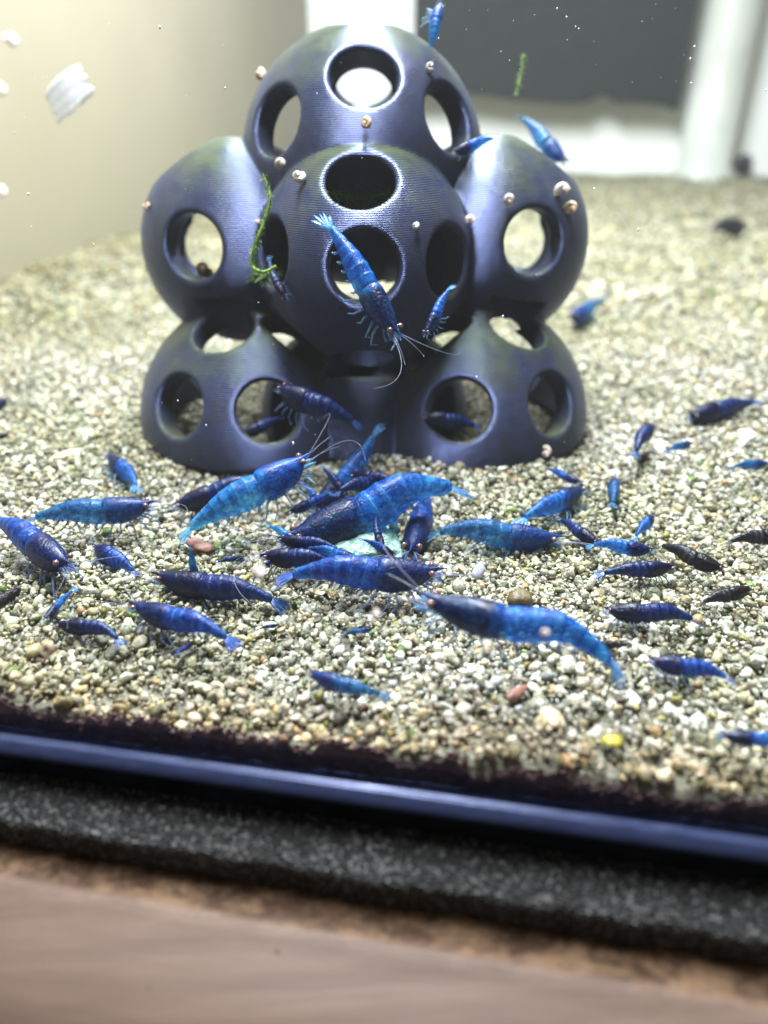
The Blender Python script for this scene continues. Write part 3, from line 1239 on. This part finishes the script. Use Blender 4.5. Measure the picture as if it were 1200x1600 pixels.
def shrimp(hp, tp, mat, label, arch=.5, side=0.0, hump=.25, detail=1, up=(0, 0, 1), roll=0.0, group=None, fat=1.0):
    COUNT[0] += 1
    fat *= 1.2
    if detail < 2:
        q = random.Random(COUNT[0] * 7 + 1)
        arch += q.uniform(-.15, .3)
        side += q.uniform(-.4, .4)
        roll += q.uniform(-.4, .4)
        fat *= q.uniform(.92, 1.15)
    rnd = random.Random(COUNT[0] * 13 + 5)
    bm_, lm_, fm_ = SM[mat]
    sp = spine(arch, side, hump)
    fine = detail >= 2
    rows = ring_table(fine)
    nseg = 20 if fine else 14
    vs, fs, al, do, ed = [], [], [], [], []
    for (x, zc, hh, hw, e) in rows:
        p, fw, u = sp(x)
        sq = next(((SEGB[i] - x) / (SEGB[i] - SEGB[i + 1]) for i in range(6) if SEGB[i + 1] <= x <= SEGB[i]), 0)
        sd = u.cross(fw)
        for k in range(nseg):
            a = 2 * math.pi * k / nseg
            cs, sn = math.cos(a), math.sin(a)
            y = hw * fat * math.copysign(abs(cs) ** .9, cs)
            z = hh * fat * sn
            if sn < 0:
                y *= 1 - .30 * sn * sn
                if x < .09 and x > -.3:
                    z *= 1.06 + .14 * (sn * sn) * math.sin(math.pi * sq)
            vs.append(p + sd * y + u * (zc + z))
            al.append((x + .5))
            do.append(.5 + .5 * sn)
            ed.append(e)
    n = len(rows)
    for i in range(n - 1):
        for k in range(nseg):
            a = i * nseg + k
            b = i * nseg + (k + 1) % nseg
            fs.append((a, a + nseg, b + nseg, b))
    fs.append(tuple(k for k in range(nseg)))
    fs.append(tuple((n - 1) * nseg + k for k in reversed(range(nseg))))
    # local chord -> world chord
    H = Vector((.5, 0, .062))
    pt, ft, ut = sp(-.515)
    T = pt
    lx = (H - T).normalized()
    lz = (Vector((0, 0, 1)) - lx * lx.z).normalized()
    ly = lz.cross(lx)
    wx = (hp - tp).normalized()
    upv = Vector(up)
    wz = (upv - wx * upv.dot(wx)).normalized()
    if roll:
        wz = Quaternion(wx, roll) @ wz
    wy = wz.cross(wx)
    Rl = Matrix((lx, ly, lz)).transposed()
    Rw = Matrix((wx, wy, wz)).transposed()
    Rm = Rw @ Rl.transposed()
    sc = (hp - tp).length / (H - T).length
    loc = (hp + tp) / 2 - Rm @ ((H + T) / 2 * sc)

    def mk(name, verts, faces, m, parent=None):
        me = bpy.data.meshes.new(name)
        me.from_pydata([tuple(Vector(v) * sc * CM) for v in verts], [], faces)
        me.update()
        me.polygons.foreach_set("use_smooth", [True] * len(me.polygons))
        return link(name, me, m, parent)

    o = mk('shrimp', vs, fs, bm_)
    for nm, vals in (('along', al), ('dorsal', do), ('edge', ed)):
        set_attr(o.data, nm, vals)
    o.matrix_world = Matrix.Translation(loc * CM) @ Rm.to_4x4()
    if fine:
        ss = o.modifiers.new('smooth', 'SUBSURF')
        ss.levels = 1
        ss.render_levels = 1
    # tail fan: telson and four uropods
    fv, ff = [], []
    for ang, ln, wd in ((0, .135, .014), (.26, .15, .019), (-.26, .15, .019), (.58, .14, .022), (-.58, .14, .022)):
        b0 = len(fv)
        p, fw, u = sp(-.385)
        sd = u.cross(fw)
        d = (-fw * math.cos(ang) + sd * math.sin(ang))
        nrm = d.cross(u).normalized()
        droop = .10 * abs(ang) + .02
        m = 6
        for i in range(m + 1):
            q = i / m
            wv = wd * math.sin(math.pi * min(1, .12 + .86 * q) ** .8) * (.9 if ang == 0 else 1.15) + .0015
            c = p + d * (ln * q) - u * (droop * ln * q * q * 2)
            fv += [c - nrm * wv, c + u * .004 * (1 - q), c + nrm * wv, c - u * .003]
        for i in range(m):
            for k in range(4):
                a = b0 + i * 4 + k
                b = b0 + i * 4 + (k + 1) % 4
                ff.append((a, b, b + 4, a + 4))
        ff.append((b0 + 3, b0 + 2, b0 + 1, b0))
        e = b0 + m * 4
        ff.append((e, e + 1, e + 2, e + 3))
    mk('tail_fan', fv, ff, fm_, o)
    # eyes on short stalks
    for s in (-1, 1):
        m = MB()
        m.ball((.408, s * .040 * fat * .9, .040 * fat), .019, 10, 8)
        m.tube([(.392, s * .018 * fat, .034 * fat), (.402, s * .032 * fat * .9, .038 * fat)], [.009, .010], 6)
        mk('eye', m.v, m.f, M['eye'], o)
    if detail >= 1:
        # blades beside the mouth
        for s in (-1, 1):
            m = MB()
            m.tube([(.37, s * .018, -.004), (.41, s * .026, .000), (.455, s * .030, .000), (.485, s * .026, -.002)], [.012, .016, .012, .003], 6)
            mk('antenna_scale', m.v, m.f, fm_, o)
        # ten walking legs
        for i in range(5):
            bx = .315 - .048 * i
            for s in (-1, 1):
                j = rnd.uniform(-.02, .02)
                k1 = (bx + .045 - .018 * i + j, s * (.060 + .012 * rnd.random()), -.078 + .01 * rnd.random())
                k2 = (bx + .095 - .040 * i + j, s * (.078 + .025 * rnd.random()), -.118)
                k3 = (bx + .10 - .058 * i + 2 * j, s * (.070 + .04 * rnd.random()), -.168 + .01 * rnd.random())
                if i < 2:
                    k3 = (k3[0] + .02, s * .035, -.145)
                m = MB()
                k0, k1, k2, k3 = [(q[0], q[1] * fat * .9, q[2] * fat * .95) for q in ((bx, s * .028, -.056), k1, k2, k3)]
                m.tube([k0, k1, k2, k3], [.0100, .0080, .0060, .0030], 5)
                mk('leg', m.v, m.f, lm_, o)
    if detail >= 2:
        for i in range(5):
            x = .05 - .072 * i
            p, fw, u = sp(x)
            sd = u.cross(fw)
            hh = np.interp(-x, [-.088, .06, .385], [.078 * fat, .074 * fat, .026 * fat])
            for s in (-1, 1):
                b = p + sd * (s * .026) - u * (hh * .9)
                t_ = b - u * (.052 - .004 * i) - fw * (.030 + .01 * rnd.random()) + sd * (s * .008)
                m = MB()
                m.tube([b, b.lerp(t_, .45) + fw * .006, t_], [.008, .011, .003], 5)
                mk('swimmeret', m.v, m.f, lm_, o)
        for s in (-1, 1):
            q = rnd.uniform(-.1, .2)
            m = MB()
            pts = []
            for i in range(15):
                a = i / 14
                pts.append((.40 + .34 * math.sin(a * (2.0 + q)), s * (.02 + .34 * a ** 1.2 * (1 + q)), .0 + .16 * math.sin(a * 2.2) - .10 * a * a))
            m.tube(pts, [.0024 - .0014 * i / 14 for i in range(15)], 4)
            mk('antenna', m.v, m.f, M['antenna'], o)
            m = MB()
            pts = [(.415 + .24 * a, s * (.012 + .07 * a), .015 + .10 * a - .06 * a * a) for a in [i / 8 for i in range(9)]]
            m.tube(pts, [.0030 - .0018 * i / 8 for i in range(9)], 4)
            mk('antennule', m.v, m.f, M['antenna'], o)
        # mouth parts
        for s in (-1, 1):
            m = MB()
            m.tube([(.35, s * .02, -.04), (.40, s * .026, -.065), (.43, s * .018, -.085), (.41, s * .012, -.105)], [.009, .007, .006, .003], 5)
            mk('feeding_limb', m.v, m.f, lm_, o)
    tag(o, label, 'shrimp', group)
    return o


G0 = 'blue shrimp on the gravel'


def S(h, t, zh, zt, mat, label, **k):
    k.setdefault('group', G0)
    shrimp(at_z(h[0], h[1], zh), at_z(t[0], t[1], zt), mat, label, **k)


def SD(h, t, dh, dt, mat, label, **k):
    k.setdefault('group', 'blue shrimp on and around the cave ornament')
    shrimp(at_d(h[0], h[1], dh), at_d(t[0], t[1], dt), mat, label, **k)


# the feeding cluster
SD((490, 705), (277, 846), 7.10, 6.95, 'cyan', 'large bright cyan shrimp facing right, its tail down at left of the food', arch=.35, hump=.15, detail=2, group=G0, fat=1.12)
SD((262, 790), (432, 752), 7.55, 7.75, 'navy', 'dark navy shrimp behind the bright cyan one, its head to the left', arch=.5, hump=.3, detail=2, group=G0, fat=1.1)
SD((478, 800), (592, 662), 7.75, 8.05, 'blue', 'blue shrimp diving head down with tail raised against the cave front', arch=-.5, hump=.2, detail=2, group=G0, up=(-.6, -.2, .7))
SD((432, 842), (735, 772), 6.75, 7.35, 'blue', 'largest deep blue shrimp in sharp focus, head down left over the food', arch=.75, hump=.65, detail=2, group=G0, up=(-.1, 0, 1), fat=1.12)
SD((640, 862), (672, 778), 6.75, 8.2, 'violet', 'plump shrimp facing the camera just right of the food', arch=.3, hump=.2, detail=2, group=G0, fat=1.1)
SD((700, 888), (428, 908), 6.15, 6.25, 'violet', 'blurred violet blue shrimp facing right just below the food', arch=.45, hump=.35, detail=2, group=G0, fat=1.05)
SD((886, 838), (662, 838), 7.0, 7.15, 'teal', 'long teal shrimp facing right beside the food, dark round carapace', arch=.5, hump=.4, detail=2, group=G0)
SD((645, 922), (975, 1068), 5.1, 4.9, 'blue', 'biggest blurred blue shrimp curled over the gravel with its tail dropping right', arch=1.0, hump=.75, detail=2, group=G0, up=(.25, -.1, 1), fat=.86)
S((405, 866), (530, 882), .25, .2, 'navy', 'dark shrimp crouched before the food at lower left, facing left', arch=.5, detail=2, fat=1.3)
S((545, 738), (640, 760), .3, .35, 'navy', 'dark shrimp squeezed between the food and the cave front', arch=.5, detail=1)
S((598, 865), (590, 800), .2, .4, 'navy', 'small navy shrimp half hidden under the largest shrimp', arch=.4, detail=1)
S((505, 795), (470, 752), .25, .4, 'violet', 'small violet shrimp buried between the cyan and diving shrimp', arch=.4, detail=1)

S((430, 838), (540, 865), .35, .3, 'navy', 'dark blue shrimp wedged under the head of the largest shrimp', arch=.5, detail=2)
S((605, 745), (520, 775), .3, .4, 'navy', 'dark shrimp hidden behind the back of the largest shrimp', arch=.5, detail=1)
S((448, 800), (520, 770), .3, .35, 'violet', 'small violet blue shrimp under the mouth of the bright cyan one', arch=.4, detail=1)

S((575, 878), (470, 858), .25, .3, 'blue', 'small bright blue shrimp crossing before the food, facing right', arch=.5, hump=.4, detail=2, fat=1.1)
S((622, 868), (560, 842), .22, .35, 'violet', 'small violet shrimp at the right foot of the food', arch=.5, detail=2)
S((470, 846), (415, 822), .3, .3, 'cyan', 'small cyan shrimp under the belly of the large bright cyan one', arch=.4, detail=2)
S((545, 775), (500, 728), .3, .5, 'navy', 'dark shrimp tucked beside the diving shrimp', arch=.4, detail=2, fat=1.2)

# left side of the gravel
SD((248, 782), (32, 818), 7.05, 6.95, 'teal', 'long translucent teal shrimp on the left, facing right', arch=.35, hump=.3, detail=2, group=G0)
SD((112, 882), (-14, 815), 6.2, 7.0, 'violet', 'plump violet shrimp at left edge under the teal one, facing right', arch=.4, detail=2, group=G0, fat=1.15)
S((146, 850), (215, 900), .2, .1, 'violet', 'small violet shrimp between the left edge and the upright tail', arch=.3, detail=1, fat=1.25)
SD((232, 893), (450, 950), 6.35, 6.2, 'navy', 'navy shrimp facing left with tail reaching right, under the bright cyan one', arch=.45, hump=.4, detail=2, group=G0, up=(.1, 0, 1))
S((312, 905), (297, 852), .12, .50, 'teal', 'slim grey blue shrimp with upright tail behind the navy one', arch=-.2, detail=1)
S((386, 866), (335, 880), .10, .10, 'navy', 'tiny dark shrimp on gravel under the belly of the bright cyan one', arch=.3, detail=1)
S((398, 895), (440, 862), .15, .25, 'navy', 'small dark blue shrimp at the left foot of the food', arch=.3, detail=1)
SD((198, 938), (374, 1013), 5.9, 5.6, 'violet', 'violet blue shrimp facing left in front of the navy one', arch=.6, hump=.5, detail=2, group=G0, up=(.15, 0, 1))
S((68, 968), (120, 918), .15, .15, 'blue', 'small blue shrimp with raised tail above the dark curved one at left', arch=-.3, detail=1)
S((80, 972), (190, 1010), .15, .12, 'navy', 'dark blue curved shrimp above the snail at lower left', arch=.4, side=-.5, detail=1)
S((36, 915), (-30, 962), .15, .15, 'black', 'black shrimp cut by the left edge of the picture', arch=.3, detail=1)
S((168, 706), (214, 768), .18, .1, 'blue', 'lone blue shrimp left of the cave base', arch=.3, detail=1)
S((14, 622), (-40, 650), .2, .2, 'navy', 'distant navy shrimp at the left edge, farther back', arch=.3, detail=0)
S((16, 676), (-30, 688), .2, .2, 'black', 'distant blackish shrimp at the left edge, nearer', arch=.3, detail=0)
S((302, 1002), (272, 1026), .1, .1, 'violet', 'tiny violet shrimp below the violet blue shrimp', arch=.3, detail=0)
S((438, 975), (400, 985), .1, .1, 'navy', 'tiny dark shrimp near the front on grey gravel', arch=.3, detail=0)
S((585, 982), (535, 990), .12, .1, 'teal', 'tiny faint teal shrimp in front of the food', arch=.3, detail=0)
S((478, 1046), (610, 1090), .18, .12, 'teal', 'lone dark teal shrimp nearest the front glass at centre', arch=.35, hump=.3, detail=1)

# right side of the gravel
S((915, 756), (806, 820), .2, .2, 'blue', 'blue shrimp slanting up right, above the long teal one', arch=.3, detail=1)
S((912, 752), (850, 732), .22, .2, 'violet', 'small violet shrimp touching the head of the slanting blue one', arch=.3, detail=1)
S((940, 848), (870, 808), .16, .16, 'navy', 'small navy shrimp facing right just behind the long teal one', arch=.3, detail=1)
S((1026, 858), (915, 855), .2, .15, 'blue', 'blue shrimp facing right, above the flat dark one', arch=.4, hump=.4, detail=1)
S((1060, 882), (928, 900), .18, .15, 'navy', 'flat dark blue shrimp facing right, below the blue one', arch=.3, detail=1)
S((1022, 803), (990, 845), .2, .15, 'blue', 'small blue shrimp standing alone above the flat dark one', arch=.3, detail=1, fat=1.2)
S((1138, 888), (1022, 852), .2, .18, 'black', 'blackish brown shrimp facing right, beside the blue shrimp', arch=.6, hump=.4, detail=1)
S((1178, 914), (1092, 946), .2, .15, 'black', 'greyish shrimp slanting up right under the blackish brown one', arch=.3, detail=1)
S((1235, 832), (1132, 852), .2, .15, 'black', 'dark shrimp cut by the right edge of the picture', arch=.3, detail=1)
S((938, 948), (1098, 978), .2, .16, 'navy', 'navy shrimp facing left with pale tail, right of the curled one', arch=.4, hump=.35, detail=1)
S((895, 1002), (990, 1008), .15, .15, 'black', 'small grey shrimp hidden behind the tail of the curled one', arch=.2, detail=1)
S((1012, 1026), (1150, 1068), .25, .2, 'violet', 'blurred violet shrimp facing left, lower right of the gravel', arch=.4, hump=.4, detail=1)
S((1118, 1144), (1260, 1172), .25, .2, 'blue', 'blue shrimp near the front glass cut by the right edge', arch=.4, hump=.3, detail=1)
S((1072, 648), (1192, 626), .2, .2, 'navy', 'distant navy shrimp with thin tail, right of the cave', arch=-.3, detail=1, fat=1.25)
S((1022, 660), (992, 716), .3, .2, 'navy', 'distant plump navy shrimp upright beside the cave', arch=.3, detail=0, fat=1.2)
S((1085, 690), (1040, 708), .2, .2, 'teal', 'distant faint teal shrimp below the one with the thin tail', arch=.3, detail=0)
S((962, 742), (958, 792), .15, .15, 'teal', 'faint slim grey blue shrimp between cave and right edge', arch=.2, detail=0)
S((1205, 722), (1140, 732), .2, .2, 'teal', 'faint flat teal shrimp touching the right edge', arch=.2, detail=0)
S((1165, 350), (1105, 362), .4, .4, 'black', 'very distant dark shrimp on gravel under the pipe', arch=.3, detail=0)
S((890, 492), (945, 462), .25, .3, 'teal', 'distant teal shrimp just behind the right cave ball', arch=-.3, detail=0)
S((1160, 258), (1185, 235), .6, 1.0, 'navy', 'very distant dark shrimp beside the foot of the pipe', arch=.3, detail=0)

# on the cave
SD((630, 530), (500, 335), 6.95, 7.15, 'blue', 'long bright blue shrimp swimming head down before the centre hole', arch=.2, hump=.15, detail=2, up=(.55, -.75, .35))
SD((660, 525), (708, 445), 7.3, 7.5, 'blue', 'smaller blue shrimp head down, right of the long one on the ball', arch=.2, detail=1, up=(-.5, -.8, .3), fat=.9)
SD((447, 470), (420, 400), 7.7, 7.8, 'navy', 'dark blue shrimp head down below the mossy left hole', arch=.2, detail=1, up=(-.3, -.8, .3))
SD((690, 0), (668, 88), 8.3, 8.4, 'cyan', 'bright cyan shrimp perched on top of the highest ball', arch=.4, detail=1, up=(.5, -.8, .2), fat=1.25)
SD((892, 255), (806, 178), 10.2, 10.5, 'teal', 'teal shrimp sliding down behind the right cave ball', arch=.2, detail=1, up=(.5, .1, .8))
SD((704, 236), (780, 216), 8.25, 8.3, 'blue', 'blue shrimp resting across the lower rim of the right hole of the highest ball', arch=.3, detail=1)
SD((428, 598), (566, 668), 7.95, 7.85, 'navy', 'dark navy shrimp slanting across the left front dome hole', arch=.3, hump=.3, detail=1, fat=1.15)
SD((372, 678), (446, 652), 8.45, 8.6, 'navy', 'dark shrimp inside the left front dome hole', arch=.3, detail=0, fat=1.3)
SD((656, 648), (752, 668), 8.4, 8.5, 'navy', 'navy shrimp inside the right front dome hole', arch=.3, detail=0, fat=1.3)


# ------------------------------------------------------------------ food
def make_food():
    c = at_z(556, 852, .06)
    vs, fs = [], []
    bv, bf = ico(4)
    rg = np.random.default_rng(5)
    l = np.ones(len(bv))
    for fr, am in ((3, .12), (7, .09), (15, .07), (26, .05)):
        k = rg.normal(size=(3, 3)) * fr * .6
        l += am * np.sin(bv @ k[0] + 1) * np.sin(bv @ k[1] + 2) * np.cos(bv @ k[2])
    l += rg.uniform(-.035, .035, len(bv))
    P = bv * l[:, None] * np.array((.44, .30, .17))
    root = link('food_wafer', mesh_np('food_wafer', P, bf), M['food'], loc=c)
    for i in range(26):
        a = rg.uniform(0, 6.28)
        r = rg.uniform(.75, 1.25)
        b2, f2 = ico(1)
        q = b2 * rg.uniform(.6, 1.2, (len(b2), 1)) * rg.uniform(.025, .06)
        o = link('crumb', mesh_np('crumb', q, f2), M['food'], root)
        o.location = Vector((.48 * r * math.cos(a), .34 * r * math.sin(a), rg.uniform(-.03, .06))) * CM
    tag(root, 'pale mint crumbling food wafer under the feeding shrimp', 'food')


make_food()


# ------------------------------------------------------------------ snails
def snail(p, r, mat, label, axis=(0, -1, .3), roll=0.0, flat=False, group='tiny snails'):
    """coiled shell: a tube widening along a spiral, with an aperture lip"""
    r *= .64
    a = Vector(axis).normalized()
    ref = Vector((0, 0, 1)) if abs(a.z) < .9 else Vector((1, 0, 0))
    e1 = a.cross(ref).normalized()
    e2 = a.cross(e1)
    m = MB()
    pts, rad = [], []
    n = 44
    turns = 2.6
    for i in range(n):
        q = i / (n - 1)
        th = roll + turns * 2 * math.pi * q
        g = math.exp(2.0 * (q - 1))
        R = r * .62 * g
        h = (.05 if flat else 1.6) * r * (1 - g) * 1.25
        pts.append(e1 * (R * math.cos(th)) + e2 * (R * math.sin(th)) + a * h)
        rad.append(r * .46 * g)
    m.tube(pts, rad, 10)
    root = link('snail', mesh_list('snail', m.v, m.f), mat, loc=p)
    lp = MB()
    q = pts[-1]
    t = (pts[-1] - pts[-2]).normalized()
    lp.tube([q, q + t * r * .12, q + t * r * .30], [rad[-1] * .9, rad[-1] * .8, rad[-1] * .35], 10)
    lp.build('foot', M['shell_tan'], root)
    tag(root, label, 'snail', group)


def snail_on_cave(px, py, r, mat, label, flat=False, fallback=9.0):
    d = cave_hit(px, py)
    if d is None:
        d = fallback
    p = at_d(px, py, d - r * .5)
    snail(p, r, mat, label, axis=(random.uniform(-.5, .5), -1, random.uniform(-.2, .6)), roll=random.uniform(0, 6), flat=flat)


snail(at_v(72, 1016, .05), .105, M['shell_tan'], 'tan snail with coiled shell on the gravel at lower left', (.1, -1, .35), .8, True)
snail(at_v(407, 898, .10), .085, M['shell_pale'], 'pale oval snail on the front glass left of the violet blue shrimp', (-.4, -.6, .8), 2)
snail(at_v(586, 960, .10), .055, M['shell_pale'], 'small whitish snail on the front glass below the food', (.1, -.8, .5), 1)
snail(at_v(851, 988, .10), .05, M['shell_pale'], 'faint pale snail on the front glass before the curled shrimp', (.1, -.8, .5), 4)
snail_on_cave(408, 118, .13, M['shell_tan'], 'tan snail on the upper left edge of the highest ball', fallback=8.9)
snail_on_cave(437, 254, .12, M['shell_pale'], 'pinkish snail below the left hole of the highest ball')
snail_on_cave(467, 279, .13, M['shell_pale'], 'white snail at the top left of the front ball')
snail_on_cave(576, 193, .13, M['shell_tan'], 'yellowish snail in the middle of the highest ball')
snail_on_cave(672, 106, .09, M['shell_pale'], 'small pink snail above the right hole of the highest ball')
snail_on_cave(650, 354, .07, M['shell_pale'], 'tiny pink snail right of the centre hole')
snail_on_cave(793, 312, .12, M['shell_pale'], 'pale pink snail left of the right ball hole')
snail_on_cave(892, 322, .15, M['shell_tan'], 'tan snail at the right rim of the right ball hole')
snail_on_cave(876, 296, .15, M['shell_pale'], 'whitish snail above the tan one on the right ball')
snail_on_cave(318, 420, .19, M['shell_tan'], 'brown and white snail inside the left ball hole')
snail_on_cave(734, 346, .11, M['shell_pale'], 'cream snail wedged between front and right balls')
snail_on_cave(852, 705, .12, M['shell_pale'], 'white snail at the foot of the right front dome')
snail_on_cave(230, 322, .08, M['shell_tan'], 'tiny tan snail on the left outline of the left ball', fallback=9.6)
snail_on_cave(402, 346, .06, M['shell_pale'], 'tiny white snail beside the moss strand')
pL = at_fwd(18, 66, 16.0)
snail(pL, .24, M['shell_pale'], 'white snail high at the left edge of the picture', (.4, -1, .2), 2)
snail(at_fwd(2, 300, 16.0), .22, M['shell_pale'], 'white snail cut by the left edge, lower', (.4, -1, .2), 2)
snail(at_fwd(0, 142, 16.0), .22, M['shell_pale'], 'white snail cut by the left edge, middle of three', (.4, -1, .2), 1)


def make_flake():
    c = at_fwd(106, 146, 12.5)
    nu, nv = 16, 12
    vs, fs = [], []
    rg = np.random.default_rng(3)
    for side in (1, -1):
        for i in range(nu + 1):
            for k in range(nv + 1):
                a = i / nu - .5
                b = k / nv - .5
                e = 1 - .25 * rg.random() * (abs(a) > .45 or abs(b) > .42)
                x = (.78 * a * e + .10 * b)
                y = .50 * b * e * (1 - .25 * abs(a))
                z = .005 * math.sin(k * 1.9) + .05 * math.cos(a * 5)
                q = math.radians(32)
                vs.append((x * math.cos(q) - y * math.sin(q), -z + side * -.012, x * math.sin(q) + y * math.cos(q)))
    N = (nu + 1) * (nv + 1)
    for i in range(nu):
        for k in range(nv):
            p = i * (nv + 1) + k
            fs.append((p, p + nv + 1, p + nv + 2, p + 1))
            fs.append((p + N, p + N + 1, p + N + nv + 2, p + N + nv + 1))
    rimv = [i * (nv + 1) for i in range(nu + 1)] + [nu * (nv + 1) + k for k in range(1, nv + 1)] + \
           [i * (nv + 1) + nv for i in range(nu - 1, -1, -1)] + [k for k in range(nv - 1, 0, -1)]
    for a, b in zip(rimv, rimv[1:] + rimv[:1]):
        fs.append((a, a + N, b + N, b))
    o = link('food_flake', mesh_list('food_flake', vs, fs), M['flake'], loc=c)
    tag(o, 'ribbed white flake drifting in the water at upper left', 'flake')


make_flake()


# ------------------------------------------------------------------ moss and specks
def moss_strand(pts_px, deps, rad, mat, label, hairs=60, hl=.08):
    P = [at_d(x, y, d) for (x, y), d in zip(pts_px, deps)]
    o0 = P[0]
    # smooth
    Q = []
    for i in range(len(P) - 1):
        for k in range(8):
            t = k / 8
            a = P[max(i - 1, 0)]; b = P[i]; c = P[i + 1]; d = P[min(i + 2, len(P) - 1)]
            Q.append(.5 * ((2 * b) + (c - a) * t + (2 * a - 5 * b + 4 * c - d) * t * t + (3 * b - a - 3 * c + d) * t ** 3))
    Q.append(P[-1])
    n = len(Q)
    m = MB()
    m.tube([q - o0 for q in Q], [rad * (.35 + .65 * math.sin(math.pi * (.1 + .8 * i / n))) for i in range(n)], 6)
    for _ in range(hairs):
        i = random.randrange(n - 1)
        d = Vector((random.gauss(0, 1), random.gauss(0, .6), random.gauss(0, 1))).normalized()
        b = Q[i] - o0
        m.tube([b, b + d * hl * .5, b + d * hl + Vector((0, 0, random.uniform(-.02, .03)))], [rad * .3, rad * .2, rad * .08], 4)
    o = m.build('moss_strand', mat, loc=o0)
    tag(o, label, 'moss', 'moss strands')


moss_strand([(412, 275), (422, 310), (412, 350), (398, 385), (394, 415), (412, 425), (432, 415)], [7.3, 7.3, 7.35, 7.4, 7.45, 7.4, 7.4], .020, M['moss'],
            'bright green moss strand hanging before the left side of the front ball', 170, .055)
moss_strand([(818, 85), (814, 115), (806, 150)], [9.3, 9.3, 9.3], .016, M['moss_dark'], 'thin dark green strand before the black filter box', 110, .06)


def moss_tuft(px0, px1, n, d_off, label, hl=.13):
    m = MB()
    o0 = None
    for i in range(n):
        q = random.random()
        x = px0[0] + (px1[0] - px0[0]) * q
        y = px0[1] + (px1[1] - px0[1]) * q - 10 * math.sin(math.pi * q) * (-1)
        d = cave_hit(x, y)
        if d is None or d > 9.0:
            continue
        p = at_d(x, y, d + d_off)
        if o0 is None:
            o0 = p.copy()
        b = p - o0
        dr = Vector((random.gauss(0, .7), random.gauss(-.3, .5), random.gauss(.5, .6))).normalized()
        m.tube([b, b + dr * hl * .5, b + dr * hl + Vector((random.gauss(0, .02), 0, -.02))], [.012, .009, .003], 4)
    if o0 is None:
        return
    o = m.build('moss_tuft', M['moss_dark'], loc=o0)
    tag(o, label, 'moss', 'moss tufts on the front ball')


moss_tuft((512, 300), (612, 300), 120, .0, 'dark green moss tuft along the rim of the top hole')
moss_tuft((398, 428), (440, 425), 70, .0, 'dark green moss tuft along the rim of the left hole')


def make_specks():
    m = MB()
    rg = random.Random(4)
    spots = [(x, y) for x, y in ((615 + 0, 0),)]
    for _ in range(26):
        spots.append((rg.uniform(655, 1110), rg.uniform(0, 150)))
    for _ in range(60):
        spots.append((rg.uniform(0, 1200), rg.uniform(0, 720)))
    for (x, y) in spots:
        d = rg.uniform(6.2, 7.2)
        r = .0028 + .009 * rg.random() ** 5
        m.ball(at_d(x, y, d), r, 5, 4, (1, 1, rg.uniform(.8, 1.8)))
    o = m.build('drifting_specks', M['speck'])
    tag(o, 'tiny white specks drifting in the water', 'specks', kind='stuff')


make_specks()
print('shrimp', COUNT[0])
